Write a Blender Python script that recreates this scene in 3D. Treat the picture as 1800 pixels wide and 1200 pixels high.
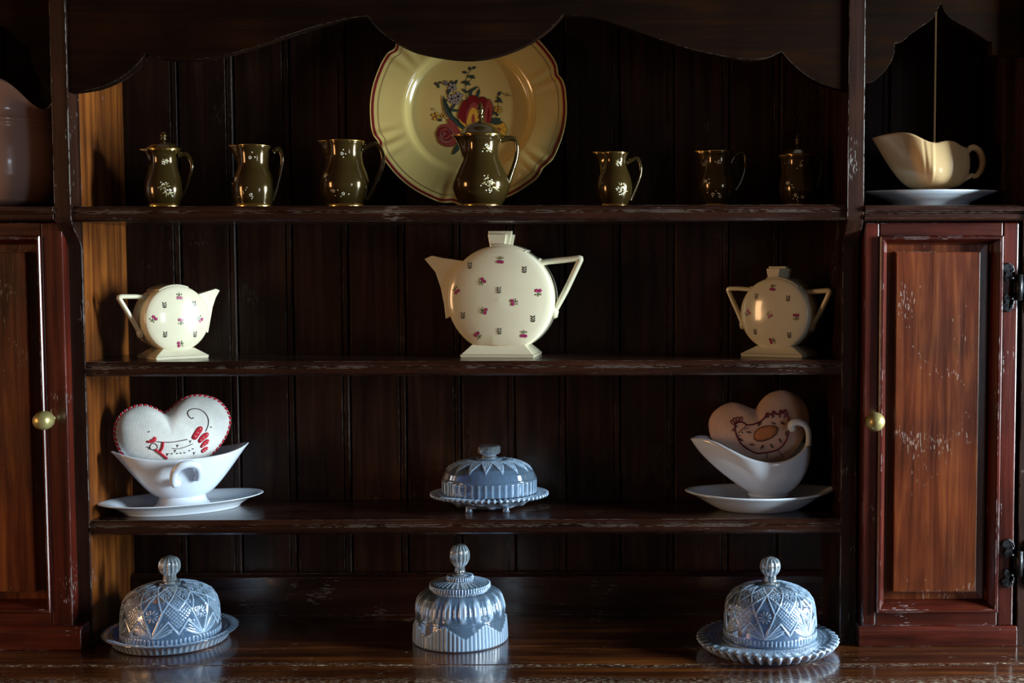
import bpy, bmesh, math, random
import numpy as np
from mathutils import Vector, Matrix
PI = math.pi
sc = bpy.context.scene
for o in list(bpy.data.objects): bpy.data.objects.remove(o)
COL = sc.collection
random.seed(7); rng = np.random.default_rng(7)

# ---------------------------------------------------------------- camera, world, lights, exposure
F = 2200.0; PPX, PPY = 1078.0, 600.0; D = 1.8; ZC = 1.438
RM = Matrix.Rotation(PI/2 - math.radians(3.38), 3, 'X') @ Matrix.Rotation(math.radians(-.15), 3, 'Z')
CP = Vector((0, -D, ZC))
cd = bpy.data.cameras.new('camera'); cam = bpy.data.objects.new('camera', cd); COL.objects.link(cam)
cam.location = CP; cam.rotation_euler = RM.to_euler()
cd.sensor_width = 36; cd.lens = 36*F/1800; cd.shift_x = -(PPX-900)/1800; cd.shift_y = (PPY-600)/1800
cd.clip_start = .05
sc.camera = cam

w = bpy.data.worlds.new('world'); sc.world = w; w.use_nodes = True
bg = w.node_tree.nodes['Background']
bg.inputs[0].default_value = (1.0, .62, .38, 1); bg.inputs[1].default_value = .05

def area(name, loc, target, sx, sy, power, col):
    l = bpy.data.lights.new(name, 'AREA'); l.shape = 'RECTANGLE'; l.size = sx; l.size_y = sy
    l.energy = power; l.color = col
    o = bpy.data.objects.new(name, l); COL.objects.link(o); o.location = loc
    o.rotation_euler = (Vector(target)-Vector(loc)).to_track_quat('-Z', 'Y').to_euler()
    return o
area('window_daylight', (1.95, -.49, 1.50), (-.25, .05, 1.25), .32, .95, 135, (.80, .95, 1.0))
area('doorway_daylight', (2.3, -2.9, 1.35), (-.2, 0, 1.2), .42, .80, 7, (.72, .84, 1.0))
area('warm_window_light', (-3.0, -1.7, 1.45), (.1, 0, 1.25), .45, 1.1, 26, (1.0, .56, .26))
sc.view_settings.view_transform = 'Standard'; sc.view_settings.look = 'None'
sc.view_settings.gamma = 1; sc.view_settings.exposure = 0; sc.view_settings.use_curve_mapping = False
sc.cycles.max_bounces = 12; sc.cycles.transmission_bounces = 12; sc.cycles.sample_clamp_indirect = 2.5
sc.cycles.use_denoising = True

# ---------------------------------------------------------------- measuring helpers (photo pixel at a real depth)
def ray(px, py): return RM @ Vector(((px-PPX)/F, -(py-PPY)/F, -1))
def P(px, py, Y):
    d = ray(px, py); return CP + d*((Y+D)/d.y)
def G(px, py, z):
    d = ray(px, py); return CP + d*((z-ZC)/d.z)
def axes(b, lean=0):
    u = Vector((math.cos(b), math.sin(b), 0))
    v = Vector((-math.sin(b)*math.sin(lean), math.cos(b)*math.sin(lean), math.cos(lean)))
    return u, v, u.cross(v)
def L(px, py, loc, b=0, lean=0, off=0):
    u, v, n = axes(b, lean); o = Vector(loc) + n*off; d = ray(px, py)
    h = CP + d*((o-CP).dot(n)/d.dot(n)) - o
    return h.dot(u), h.dot(v)
def SC(loc): return -(RM.transposed() @ (Vector(loc)-CP)).z/F      # metres per photo pixel there

# ---------------------------------------------------------------- object helpers
def tag(o, label=None, cat=None, group=None, kind=None):
    for k, v in (('label', label), ('category', cat), ('group', group), ('kind', kind)):
        if v: o[k] = v
    return o
def empty(name, loc, rot=(0, 0, 0), label=None, cat=None, group=None):
    o = bpy.data.objects.new(name, None); COL.objects.link(o); o.location = loc; o.rotation_euler = rot
    o.empty_display_size = .02
    return tag(o, label, cat, group)
class B:
    def __init__(s): s.v = []; s.f = []; s.m = []
    def add(s, vs, fs, mi=0):
        k = len(s.v); s.v += [tuple(q) for q in vs]; s.f += [tuple(k+i for i in f) for f in fs]; s.m += [mi]*len(fs); return s
    def box(s, x0, x1, y0, y1, z0, z1, mi=0):
        return s.add([(x, y, z) for x in (x0, x1) for y in (y0, y1) for z in (z0, z1)],
                     [(0,1,3,2), (4,6,7,5), (0,4,5,1), (2,3,7,6), (0,2,6,4), (1,5,7,3)], mi)
    def prism(s, pts, ax, a0, a1, mi=0):                               # polygon swept along an axis
        def mk(p, a): return {'x': (a, p[0], p[1]), 'y': (p[0], a, p[1]), 'z': (p[0], p[1], a)}[ax]
        n = len(pts); vs = [mk(p, a0) for p in pts] + [mk(p, a1) for p in pts]
        fs = [tuple(range(n)), tuple(range(2*n-1, n-1, -1))] + [(i, i+n, (i+1) % n+n, (i+1) % n) for i in range(n)]
        return s.add(vs, fs, mi)
    def grid(s, g, cu=False, cv=False, mi=0):                          # g[i][j]
        n, m = len(g), len(g[0]); vs = [p for r in g for p in r]
        fs = [(i*m+j, ((i+1) % n)*m+j, ((i+1) % n)*m+(j+1) % m, i*m+(j+1) % m)
              for i in range(n if cu else n-1) for j in range(m if cv else m-1)]
        return s.add(vs, fs, mi)
    def lathe(s, prof, n=48, c=(0, 0, 0), sy=1, mi=0):
        g = [[(c[0]+r*math.cos(2*PI*j/n), c[1]+r*sy*math.sin(2*PI*j/n), c[2]+z) for j in range(n)] for r, z in prof]
        return s.grid(g, False, True, mi)
    def tube(s, pts, rad, n=8, closed=False, flat=1, mi=0):
        pts = [Vector(p) for p in pts]; N = len(pts)
        rads = rad if isinstance(rad, (list, tuple)) else [rad]*N
        T = []
        for i in range(N):
            a = pts[(i-1) % N] if closed or i > 0 else pts[i]; c = pts[(i+1) % N] if closed or i < N-1 else pts[i]
            T.append((c-a).normalized())
        up = Vector((0, 1, 0)) if abs(T[0].y) < .9 else Vector((1, 0, 0))
        g = []
        for i in range(N):
            up = (up - T[i]*up.dot(T[i])).normalized(); sd = T[i].cross(up)
            g.append([pts[i] + (up*math.cos(2*PI*j/n)*flat + sd*math.sin(2*PI*j/n))*rads[i] for j in range(n)])
        k = len(s.v); s.grid(g, closed, True, mi)
        if not closed:
            s.f += [tuple(k+j for j in range(n-1, -1, -1)), tuple(k+(N-1)*n+j for j in range(n))]; s.m += [mi]*2
        return s
    def build(s, name, mat, parent=None, smooth=False, loc=None, bev=0, seg=2, sharp=None, fix=False):
        me = bpy.data.meshes.new(name); me.from_pydata(s.v, [], s.f)
        for m in (mat if isinstance(mat, (list, tuple)) else [mat]): me.materials.append(m)
        me.polygons.foreach_set('material_index', s.m)
        if hasattr(s, 'cut'):
            at = me.attributes.new('cut', 'FLOAT', 'POINT'); at.data.foreach_set('value', s.cut)
        if fix:
            bm = bmesh.new(); bm.from_mesh(me); bmesh.ops.recalc_face_normals(bm, faces=bm.faces); bm.to_mesh(me); bm.free()
        if smooth: me.polygons.foreach_set('use_smooth', [True]*len(me.polygons))
        if sharp: me.set_sharp_from_angle(angle=math.radians(sharp))
        me.update()
        o = bpy.data.objects.new(name, me); COL.objects.link(o)
        if parent: o.parent = parent
        if loc is not None: o.location = loc
        if bev:
            md = o.modifiers.new('bevel', 'BEVEL'); md.width = bev; md.segments = seg; md.limit_method = 'ANGLE'; md.angle_limit = .6
        return o
def spline(pts, n=8, closed=True):
    out = []; N = len(pts); pts = [np.array(p, float) for p in pts]
    for i in range(N if closed else N-1):
        if closed: a, b, c, d = pts[(i-1) % N], pts[i], pts[(i+1) % N], pts[(i+2) % N]
        else: a, b, c, d = pts[max(i-1, 0)], pts[i], pts[i+1], pts[min(i+2, N-1)]
        for k in range(n):
            t = k/n
            out.append(tuple(.5*((2*b)+(c-a)*t+(2*a-5*b+4*c-d)*t*t+(3*b-a-3*c+d)*t**3)))
    if not closed: out.append(tuple(pts[-1]))
    return out
def resample(prof, n):
    p = np.array(prof, float); d = np.r_[0, np.cumsum(np.hypot(*np.diff(p, axis=0).T))]
    t = np.linspace(0, d[-1], n); return np.c_[np.interp(t, d, p[:, 0]), np.interp(t, d, p[:, 1])]

# ---------------------------------------------------------------- materials
def newmat(name):
    m = bpy.data.materials.new(name); m.use_nodes = True; nt = m.node_tree
    return m, nt, nt.nodes['Principled BSDF']
def N(nt, t, **kw):
    n = nt.nodes.new(t)
    for k, v in kw.items():
        if k.startswith('_'): setattr(n, k[1:], v)
        elif k.startswith('i'): n.inputs[int(k[1:])].default_value = v
    return n
def ramp(nt, src, stops):
    r = nt.nodes.new('ShaderNodeValToRGB'); e = r.color_ramp.elements
    while len(e) < len(stops): e.new(.5)
    for k, (p, c) in enumerate(stops): e[k].position = p; e[k].color = (*c, 1) if len(c) == 3 else c
    nt.links.new(src, r.inputs[0]); return r
def simple(name, col, rough=.4, metal=0, coat=0, noise=0, bump=0, nscale=60, spec=.5):
    m, nt, p = newmat(name)
    p.inputs['Base Color'].default_value = (*col, 1); p.inputs['Roughness'].default_value = rough
    p.inputs['Metallic'].default_value = metal; p.inputs['Coat Weight'].default_value = coat
    p.inputs['Coat Roughness'].default_value = .05; p.inputs['Specular IOR Level'].default_value = spec
    if noise or bump:
        tc = N(nt, 'ShaderNodeTexCoord'); nz = N(nt, 'ShaderNodeTexNoise'); nz.inputs['Scale'].default_value = nscale
        nz.inputs['Detail'].default_value = 6
        nt.links.new(tc.outputs['Object'], nz.inputs['Vector'])
        if noise:
            r = ramp(nt, nz.outputs[0], [(.3, tuple(c*(1-noise) for c in col)), (.7, tuple(min(1, c*(1+noise)) for c in col))])
            nt.links.new(r.outputs[0], p.inputs['Base Color'])
        if bump:
            bp = N(nt, 'ShaderNodeBump'); bp.inputs['Strength'].default_value = bump; bp.inputs['Distance'].default_value = .002
            nt.links.new(nz.outputs[0], bp.inputs['Height']); nt.links.new(bp.outputs[0], p.inputs['Normal'])
    return m
def wood(name, dark, mid, light, axis='z', rough=.34, wear_gleam=.6, wear_gleam_col=(.42, .36, .30), specks=.5, coat=.25, seam=None, bumps=.35, spec=.5, wth=.52):
    m, nt, p = newmat(name); lk = nt.links.new
    tc = N(nt, 'ShaderNodeTexCoord'); oi = N(nt, 'ShaderNodeObjectInfo')
    mul = N(nt, 'ShaderNodeMath', _operation='MULTIPLY', i1=37.0); lk(oi.outputs['Random'], mul.inputs[0])
    ad = N(nt, 'ShaderNodeVectorMath', _operation='ADD'); lk(tc.outputs['Object'], ad.inputs[0]); lk(mul.outputs[0], ad.inputs[1])
    st = {'z': (60, 60, 3.2), 'x': (3.2, 60, 60), 'y': (60, 3.2, 60)}[axis]
    mp = N(nt, 'ShaderNodeMapping'); mp.inputs['Scale'].default_value = st; lk(ad.outputs[0], mp.inputs[0])
    n1 = N(nt, 'ShaderNodeTexNoise'); n1.inputs['Scale'].default_value = 1.0; n1.inputs['Detail'].default_value = 9; n1.inputs['Roughness'].default_value = .62
    n1.inputs['Distortion'].default_value = .6
    lk(mp.outputs[0], n1.inputs['Vector'])
    n2 = N(nt, 'ShaderNodeTexNoise'); n2.inputs['Scale'].default_value = 9; n2.inputs['Detail'].default_value = 4; lk(ad.outputs[0], n2.inputs['Vector'])
    r1 = ramp(nt, n1.outputs[0], [(.30, dark), (.50, mid), (.72, light)])
    mx = N(nt, 'ShaderNodeMix', _data_type='RGBA', _blend_type='MULTIPLY'); mx.inputs[0].default_value = .75
    r2 = ramp(nt, n2.outputs[0], [(.32, (.42, .38, .36)), (.68, (1.25, 1.2, 1.15))])
    lk(r1.outputs[0], mx.inputs[6]); lk(r2.outputs[0], mx.inputs[7]); colr = mx.outputs[2]
    # wear: chipped arrises with edge highlights painted in, plus sparse nicks
    bv = N(nt, 'ShaderNodeBevel', _samples=4); bv.inputs[0].default_value = .0016
    ge = N(nt, 'ShaderNodeNewGeometry')
    dt = N(nt, 'ShaderNodeVectorMath', _operation='DOT_PRODUCT'); lk(bv.outputs[0], dt.inputs[0]); lk(ge.outputs['Normal'], dt.inputs[1])
    er = ramp(nt, dt.outputs['Value'], [(.86, (1, 1, 1)), (.97, (0, 0, 0))])
    mp3 = N(nt, 'ShaderNodeMapping'); mp3.inputs['Scale'].default_value = {'z': (520, 520, 95), 'x': (95, 520, 520), 'y': (520, 95, 520)}[axis]; lk(ad.outputs[0], mp3.inputs[0])
    n3 = N(nt, 'ShaderNodeTexNoise'); n3.inputs['Scale'].default_value = 1; n3.inputs['Detail'].default_value = 5; lk(mp3.outputs[0], n3.inputs['Vector'])
    n4 = N(nt, 'ShaderNodeTexNoise'); n4.inputs['Scale'].default_value = 14; lk(ad.outputs[0], n4.inputs['Vector'])
    sm = N(nt, 'ShaderNodeMath', _operation='ADD'); lk(n3.outputs[0], sm.inputs[0]); lk(n4.outputs[0], sm.inputs[1])
    hv = N(nt, 'ShaderNodeMath', _operation='MULTIPLY', i1=.5); lk(sm.outputs[0], hv.inputs[0])
    wr = ramp(nt, hv.outputs[0], [(wth, (0, 0, 0)), (wth+.05, (1, 1, 1))])
    ew = N(nt, 'ShaderNodeMath', _operation='MULTIPLY'); lk(er.outputs[0], ew.inputs[0]); lk(wr.outputs[0], ew.inputs[1])
    sp = ramp(nt, hv.outputs[0], [(.640, (0, 0, 0)), (.655, (1, 1, 1))])
    sk = N(nt, 'ShaderNodeMath', _operation='MULTIPLY', i1=specks); lk(sp.outputs[0], sk.inputs[0])
    ew2 = N(nt, 'ShaderNodeMath', _operation='MULTIPLY', i1=wear_gleam); lk(ew.outputs[0], ew2.inputs[0])
    tot = N(nt, 'ShaderNodeMath', _operation='ADD', _use_clamp=True); lk(ew2.outputs[0], tot.inputs[0]); lk(sk.outputs[0], tot.inputs[1])
    if seam:                                   # chipped band along board joints: (world y, half width)
        sx = N(nt, 'ShaderNodeSeparateXYZ'); lk(ge.outputs['Position'], sx.inputs[0])
        for (yy, hw, th) in seam:
            a = N(nt, 'ShaderNodeMath', _operation='SUBTRACT', i1=yy); lk(sx.outputs[1], a.inputs[0])
            wob = N(nt, 'ShaderNodeTexNoise'); wob.inputs['Scale'].default_value = 5; lk(tc.outputs['Object'], wob.inputs['Vector'])
            wb = N(nt, 'ShaderNodeMath', _operation='MULTIPLY_ADD', i1=.05, i2=-.025); lk(wob.outputs[0], wb.inputs[0])
            a2 = N(nt, 'ShaderNodeMath', _operation='ADD'); lk(a.outputs[0], a2.inputs[0]); lk(wb.outputs[0], a2.inputs[1])
            b_ = N(nt, 'ShaderNodeMath', _operation='ABSOLUTE'); lk(a2.outputs[0], b_.inputs[0])
            c_ = N(nt, 'ShaderNodeMapRange'); c_.inputs[1].default_value = hw; c_.inputs[2].default_value = 0; lk(b_.outputs[0], c_.inputs[0])
            nn = N(nt, 'ShaderNodeTexNoise'); nn.inputs['Scale'].default_value = 1; nn.inputs['Detail'].default_value = 7; nn.inputs['Roughness'].default_value = .7
            mpn = N(nt, 'ShaderNodeMapping'); mpn.inputs['Scale'].default_value = (110, 480, 480); lk(tc.outputs['Object'], mpn.inputs[0]); lk(mpn.outputs[0], nn.inputs['Vector'])
            s_ = ramp(nt, nn.outputs[0], [(th, (0, 0, 0)), (th+.06, (1, 1, 1))])
            d_ = N(nt, 'ShaderNodeMath', _operation='MULTIPLY'); lk(c_.outputs[0], d_.inputs[0]); lk(s_.outputs[0], d_.inputs[1])
            t2 = N(nt, 'ShaderNodeMath', _operation='ADD', _use_clamp=True); lk(tot.outputs[0], t2.inputs[0]); lk(d_.outputs[0], t2.inputs[1]); tot = t2
    p.inputs['Specular IOR Level'].default_value = spec
    m2 = N(nt, 'ShaderNodeMix', _data_type='RGBA'); lk(tot.outputs[0], m2.inputs[0]); lk(colr, m2.inputs[6]); m2.inputs[7].default_value = (*wear_gleam_col, 1)
    lk(m2.outputs[2], p.inputs['Base Color'])
    rr = N(nt, 'ShaderNodeMapRange'); rr.inputs[3].default_value = rough*.6; rr.inputs[4].default_value = rough*1.5; lk(n1.outputs[0], rr.inputs[0]); lk(rr.outputs[0], p.inputs['Roughness'])
    p.inputs['Coat Weight'].default_value = coat; p.inputs['Coat Roughness'].default_value = .12
    bp = N(nt, 'ShaderNodeBump'); bp.inputs['Strength'].default_value = bumps; bp.inputs['Distance'].default_value = .0015
    hs = N(nt, 'ShaderNodeMath', _operation='SUBTRACT'); lk(n1.outputs[0], hs.inputs[0]); lk(tot.outputs[0], hs.inputs[1])
    lk(hs.outputs[0], bp.inputs['Height']); lk(bp.outputs[0], p.inputs['Normal'])
    return m
W_back = wood('dark_plank_wood', (.009, .0036, .0022), (.021, .0078, .0044), (.038, .0145, .0075), 'z', .42, .35, specks=.06, coat=.02, spec=.22)
W_sidelit = wood('lit_side_wood', (.045, .010, .0012), (.15, .040, .0034), (.30, .092, .007), 'z', .42, .9, (.45, .47, .50), .3)  # rack wood coloured as if lit: the warm side light is painted in
W_rackv = wood('rack_wood_upright', (.009, .0028, .0016), (.024, .0074, .0035), (.040, .0115, .0048), 'z', .46, 1.0, (.48, .47, .46), .4, coat=.03, spec=.22, wth=.47)  # extra pale edge wear also paints the lit line along the posts
W_rackh = wood('rack_wood_level', (.009, .0029, .0018), (.024, .0070, .0040), (.042, .0120, .006), 'x', .26, .55, (.42, .36, .31), .22, coat=.35, wth=.485)  # edge wear widened to draw the bright shelf-edge highlights
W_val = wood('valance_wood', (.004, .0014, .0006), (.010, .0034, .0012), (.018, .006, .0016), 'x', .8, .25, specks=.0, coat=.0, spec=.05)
W_doorv = wood('red_door_wood_upright', (.020, .0032, .0016), (.062, .0062, .0026), (.098, .012, .004), 'z', .30, .9, (.55, .55, .58), .3)
W_doorh = wood('red_door_wood_level', (.020, .0032, .0016), (.062, .0070, .0026), (.098, .015, .004), 'x', .30, .9, (.55, .55, .58), .3)
W_panel = wood('door_panel_wood', (.028, .0046, .0015), (.105, .019, .0033), (.22, .056, .0065), 'z', .32, .6, (.42, .30, .24), .35)
W_top = wood('worktop_wood', (.012, .0034, .0016), (.042, .0125, .0044), (.15, .045, .010), 'x', .20, .7, (.50, .43, .34), .45, coat=.6, seam=[(-.103, .010, .53), (-.180, .03, .52)])
M_cream = simple('cream_glaze', (.74, .68, .50), .16, coat=.6, noise=.04, nscale=14)
M_boatcream = simple('warm_cream_glaze', (.82, .57, .29), .18, coat=.6, noise=.04, nscale=14)
M_plate = simple('yellow_cream_glaze', (.55, .41, .145), .16, coat=.6, noise=.06, nscale=10)
M_white = simple('white_glaze', (.68, .76, .88), .14, coat=.6)
M_pink = simple('pinkish_glaze', (.74, .50, .42), .20, coat=.5, noise=.05, nscale=9)
M_lustre = simple('olive_lustre_glaze', (.070, .043, .011), .15, .6, .8, .15, nscale=25)
M_gold = simple('gold_rim', (.80, .52, .16), .22, 1)
M_goldline = simple('thin_gold_line', (.16, .10, .05), .4)
M_enamel = simple('white_enamel', (.85, .82, .70), .35)
M_sprig = simple('pale_gold_enamel', (.72, .62, .34), .35, .3)
M_brass = simple('aged_brass', (.44, .37, .15), .36, .6, .2, .2, nscale=40)
M_iron = simple('black_iron', (.030, .030, .034), .38, .8, 0, .3, .8, 90)
M_gap = simple('recess_shade', (.010, .005, .004), .8)  # near-black colour that puts the shade of gaps into the surface
M_rose = simple('rose_print', (.34, .010, .075), .3)
M_mag = simple('magenta_print', (.55, .05, .30), .3)
M_leaf = simple('leaf_print', (.16, .19, .06), .3)
M_grey = simple('grey_sprig_print', (.022, .020, .016), .3)
M_dred = simple('dark_red_print', (.16, .010, .012), .3)
M_red2 = simple('rose_red_print', (.27, .045, .035), .3)
M_yel = simple('yellow_print', (.58, .30, .035), .3)
M_dgreen = simple('dark_green_print', (.035, .055, .045), .3)
M_lil = simple('grey_lilac_print', (.30, .24, .23), .3)
M_ink = simple('ink_print', (.018, .018, .018), .4)
def linen(name, col, b=.5):
    m, nt, p = newmat(name); lk = nt.links.new
    tc = N(nt, 'ShaderNodeTexCoord'); h = None
    for ax in ('X', 'Z'):
        wv = N(nt, 'ShaderNodeTexWave', _wave_type='BANDS', _bands_direction=ax); wv.inputs['Scale'].default_value = 260; wv.inputs['Distortion'].default_value = 2.2
        wv.inputs['Detail'].default_value = 2; lk(tc.outputs['Object'], wv.inputs['Vector'])
        if h is None: h = wv.outputs['Fac']
        else:
            a = N(nt, 'ShaderNodeMath', _operation='ADD'); lk(h, a.inputs[0]); lk(wv.outputs['Fac'], a.inputs[1]); h = a.outputs[0]
    nz = N(nt, 'ShaderNodeTexNoise'); nz.inputs['Scale'].default_value = 45; nz.inputs['Detail'].default_value = 6; lk(tc.outputs['Object'], nz.inputs['Vector'])
    r = ramp(nt, nz.outputs[0], [(.3, tuple(c*.82 for c in col)), (.65, col)]); lk(r.outputs[0], p.inputs['Base Color'])
    a = N(nt, 'ShaderNodeMath', _operation='ADD'); lk(h, a.inputs[0]); lk(nz.outputs[0], a.inputs[1])
    bp = N(nt, 'ShaderNodeBump'); bp.inputs['Strength'].default_value = b; bp.inputs['Distance'].default_value = .0008; lk(a.outputs[0], bp.inputs['Height']); lk(bp.outputs[0], p.inputs['Normal'])
    p.inputs['Roughness'].default_value = .92; p.inputs['Sheen Weight'].default_value = .2
    return m
M_linen = linen('white_linen', (.82, .82, .80)); M_linen2 = linen('natural_linen', (.70, .47, .38), .3)
M_felt = simple('red_felt', (.42, .010, .028), .9, bump=.4, nscale=400)
M_thr = simple('dark_thread', (.045, .015, .020), .8)
M_thr2 = simple('burgundy_thread', (.13, .006, .030), .8)
M_thrw = simple('white_thread', (.80, .78, .74), .8)
M_tan = simple('tan_applique', (.50, .20, .085), .9)
def glass(name, col, trans=.72, rough=.10, ctrans=.35):
    m, nt, p = newmat(name)
    p.inputs['Base Color'].default_value = (*col, 1); p.inputs['Roughness'].default_value = rough
    p.inputs['IOR'].default_value = 1.5
    at = N(nt, 'ShaderNodeAttribute'); at.attribute_name = 'cut'      # ground cuts scatter, plain glass is clear
    for sock, a, b in (('Transmission Weight', trans, ctrans), ('Roughness', rough, .30)):
        mr = N(nt, 'ShaderNodeMapRange'); mr.inputs[3].default_value = a; mr.inputs[4].default_value = b
        nt.links.new(at.outputs['Fac'], mr.inputs[0]); nt.links.new(mr.outputs[0], p.inputs[sock])
    mx = N(nt, 'ShaderNodeMix', _data_type='RGBA'); mx.inputs[6].default_value = (*col, 1); mx.inputs[7].default_value = (.55, .73, 1, 1)
    nt.links.new(at.outputs['Fac'], mx.inputs[0]); nt.links.new(mx.outputs[2], p.inputs['Base Color'])
    return m
M_glass = glass('blue_white_pressed_glass', (.44, .68, 1.0), .88, .05)
M_glass2 = glass('clear_pressed_glass', (.48, .71, 1.0), .88, .05)
M_glassk = glass('clear_knob_glass', (.74, .88, 1.0), .93, .03)

# ---------------------------------------------------------------- the setting
XL, XR = -.762, .330            # inner faces of the rack's side panels
YB = .165                       # face of the back planks
ZT = P(815, 1129, 0).z          # worktop height
Z1 = P(815, 361, -.03).z; Z2 = P(815, 634.5, 0).z; Z3 = P(815, 913.5, 0).z
fl = B().box(-3, 3, -4.5, .5, -.05, 0).build('floor', simple('stone_floor', (.10, .08, .065), .6, noise=.3, nscale=3)); fl['kind'] = 'structure'
def wall(name, b):
    o = b.build(name, simple('limewash_'+name, (.30, .26, .22), .9, noise=.1, bump=.3, nscale=8)); o['kind'] = 'structure'
wall('wall_back', B().box(-3, .40, .22, .32, 0, 2.6).box(.56, 3, .22, .32, 0, 2.6).box(.40, .56, .22, .32, 0, 1.2))

# ---------------------------------------------------------------- dresser rack
rack = empty('dresser_rack', (0, 0, ZT), label='dark wooden dresser rack of three shelves between the two cupboards', cat='rack')
def rel(o): o.location = (o.location.x, o.location.y, o.location.z-ZT); return o
def part(b, name, mat, par=rack, **k): return rel(b.build(name, mat, par, loc=(0, 0, 0), **k)) if par is rack else b.build(name, mat, par, **k)
ZTOP = P(815, -60, -.03).z
seams = [-.778, -.676, -.590, -.502, -.415, -.326, -.240, -.156, -.075, .011, .096, .182, .260, .345]
def plank_profile(x0, x1, y):
    return [(x0+.0006, y+.012), (x0+.0006, y+.003), (x0+.003, y), (x1-.0125, y), (x1-.0115, y+.0022), (x1-.0098, y+.0022), (x1-.0088, y), (x1-.0028, y), (x1-.0009, y+.003), (x1-.0006, y+.012)]
for i in range(len(seams)-1):
    j = (random.random()-.5)*.0022
    part(B().prism(plank_profile(seams[i], seams[i+1], YB+j), 'z', ZT+.02, ZTOP), 'back_plank', W_back)
part(B().box(-.784, .3525, YB+.013, YB+.022, ZT, ZTOP), 'leak_stop_board', M_gap)  # unseen board added to stop light leaking through the plank joints
zr0, zr1 = ZT, P(815, 1008, .145).z
part(B().prism([(YB-.001, zr0), (.146, zr0), (.146, zr1-.006), (.150, zr1), (YB-.001, zr1)], 'x', XL+.001, XR-.001), 'back_rail', W_rackh)
# side panels and the posts in front of them: narrow below, wider and further forward above, with a curved bracket between
zb0, zb1 = P(128, 398, -.03).z, P(140, 440, 0).z
for s, nm in ((-1, 'left'), (1, 'right')):
    xi = XL if s < 0 else XR; xo = xi + s*.021
    part(B().box(min(xi, xo+s*.002), max(xi, xo+s*.002), .004, YB+.02, ZT, ZTOP), 'side_panel', W_sidelit if s < 0 else W_rackv)  # left panel gets the lit copy, right panel the dark rack wood
    part(B().box(min(xi-s*.0005, xo), max(xi-s*.0005, xo), -.0005, .0045, ZT, zb0+.02), 'lower_post', W_rackv, bev=.0012)
    prof = [(.004, ZTOP), (-.034, ZTOP), (-.034, zb0+.012)]
    for k in range(9):
        a = k/8; prof.append((-.034+.034*(a**2*(3-2*a)), zb0+.012+(zb1-zb0-.012)*a))
    prof.append((.004, zb1-.004))
    part(B().prism(prof, 'x', min(xi-s*.0005, xi+s*.0225), max(xi-s*.0005, xi+s*.0225)), 'upper_post', W_rackv, bev=.0012)
def shelf_board(z, t, yf, x0, x1):
    pr = [(YB, z), (YB, z-t), (yf+.004, z-t), (yf+.001, z-t+.003), (yf, z-t+.006), (yf, z-t*.46), (yf+.0022, z-t*.42), (yf+.0022, z-t*.36), (yf+.0005, z-t*.32), (yf+.0008, z-.004), (yf+.004, z)]
    return B().prism(pr, 'x', x0, x1)
for z, yf, t in ((Z1, -.030, Z1-P(815, 388, -.03).z), (Z2, 0, Z2-P(815, 660, 0).z), (Z3, 0, Z3-P(815, 939, 0).z)):
    part(shelf_board(z, t, yf-.001, XL+.0008, XR-.0008), 'shelf', W_rackh)
# scalloped valance
yv = -.012
cur = []
for seg in ([(118, 162), (140, 160), (175, 153), (210, 137), (240, 112), (255, 93)], [(255, 93), (275, 100), (305, 105), (345, 104), (400, 95), (450, 80), (500, 63), (560, 44), (610, 32), (646, 28)],
            [(646, 28), (660, 47), (695, 74), (740, 93), (815, 104), (875, 97), (930, 75), (968, 48), (990, 25)],
            [(990, 25), (1050, 32), (1120, 55), (1200, 82), (1270, 98), (1315, 104), (1350, 101), (1374, 90)], [(1374, 90), (1400, 118), (1440, 145), (1490, 160), (1500, 162)]):
    cur += spline(seg, 5, False)
pts = [(p.x, p.z) for p in (P(a, b, yv-.02) for a, b in cur)]
pts = [(max(XL+.001, min(XR-.001, x)), z) for x, z in pts]
pts = [(pts[0][0], ZTOP)] + pts + [(pts[-1][0], ZTOP)]
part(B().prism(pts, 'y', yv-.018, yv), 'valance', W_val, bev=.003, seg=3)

# ---------------------------------------------------------------- worktop
wt = empty('worktop', (-.2, 0, ZT), label='dark scratched plank worktop running under the whole dresser', cat='worktop')
for y0, y1 in ((-.1025, .20), (-.30, -.1035), (-.47, -.301)):
    B().box(-.95, 1.15, y0, y1, -.032, 0).build('worktop_board', W_top, wt, bev=.0016)
B().box(-.7, 1.3, -.42, .18, -ZT, -.0325).build('cabinet_body', W_rackv, wt)

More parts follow.
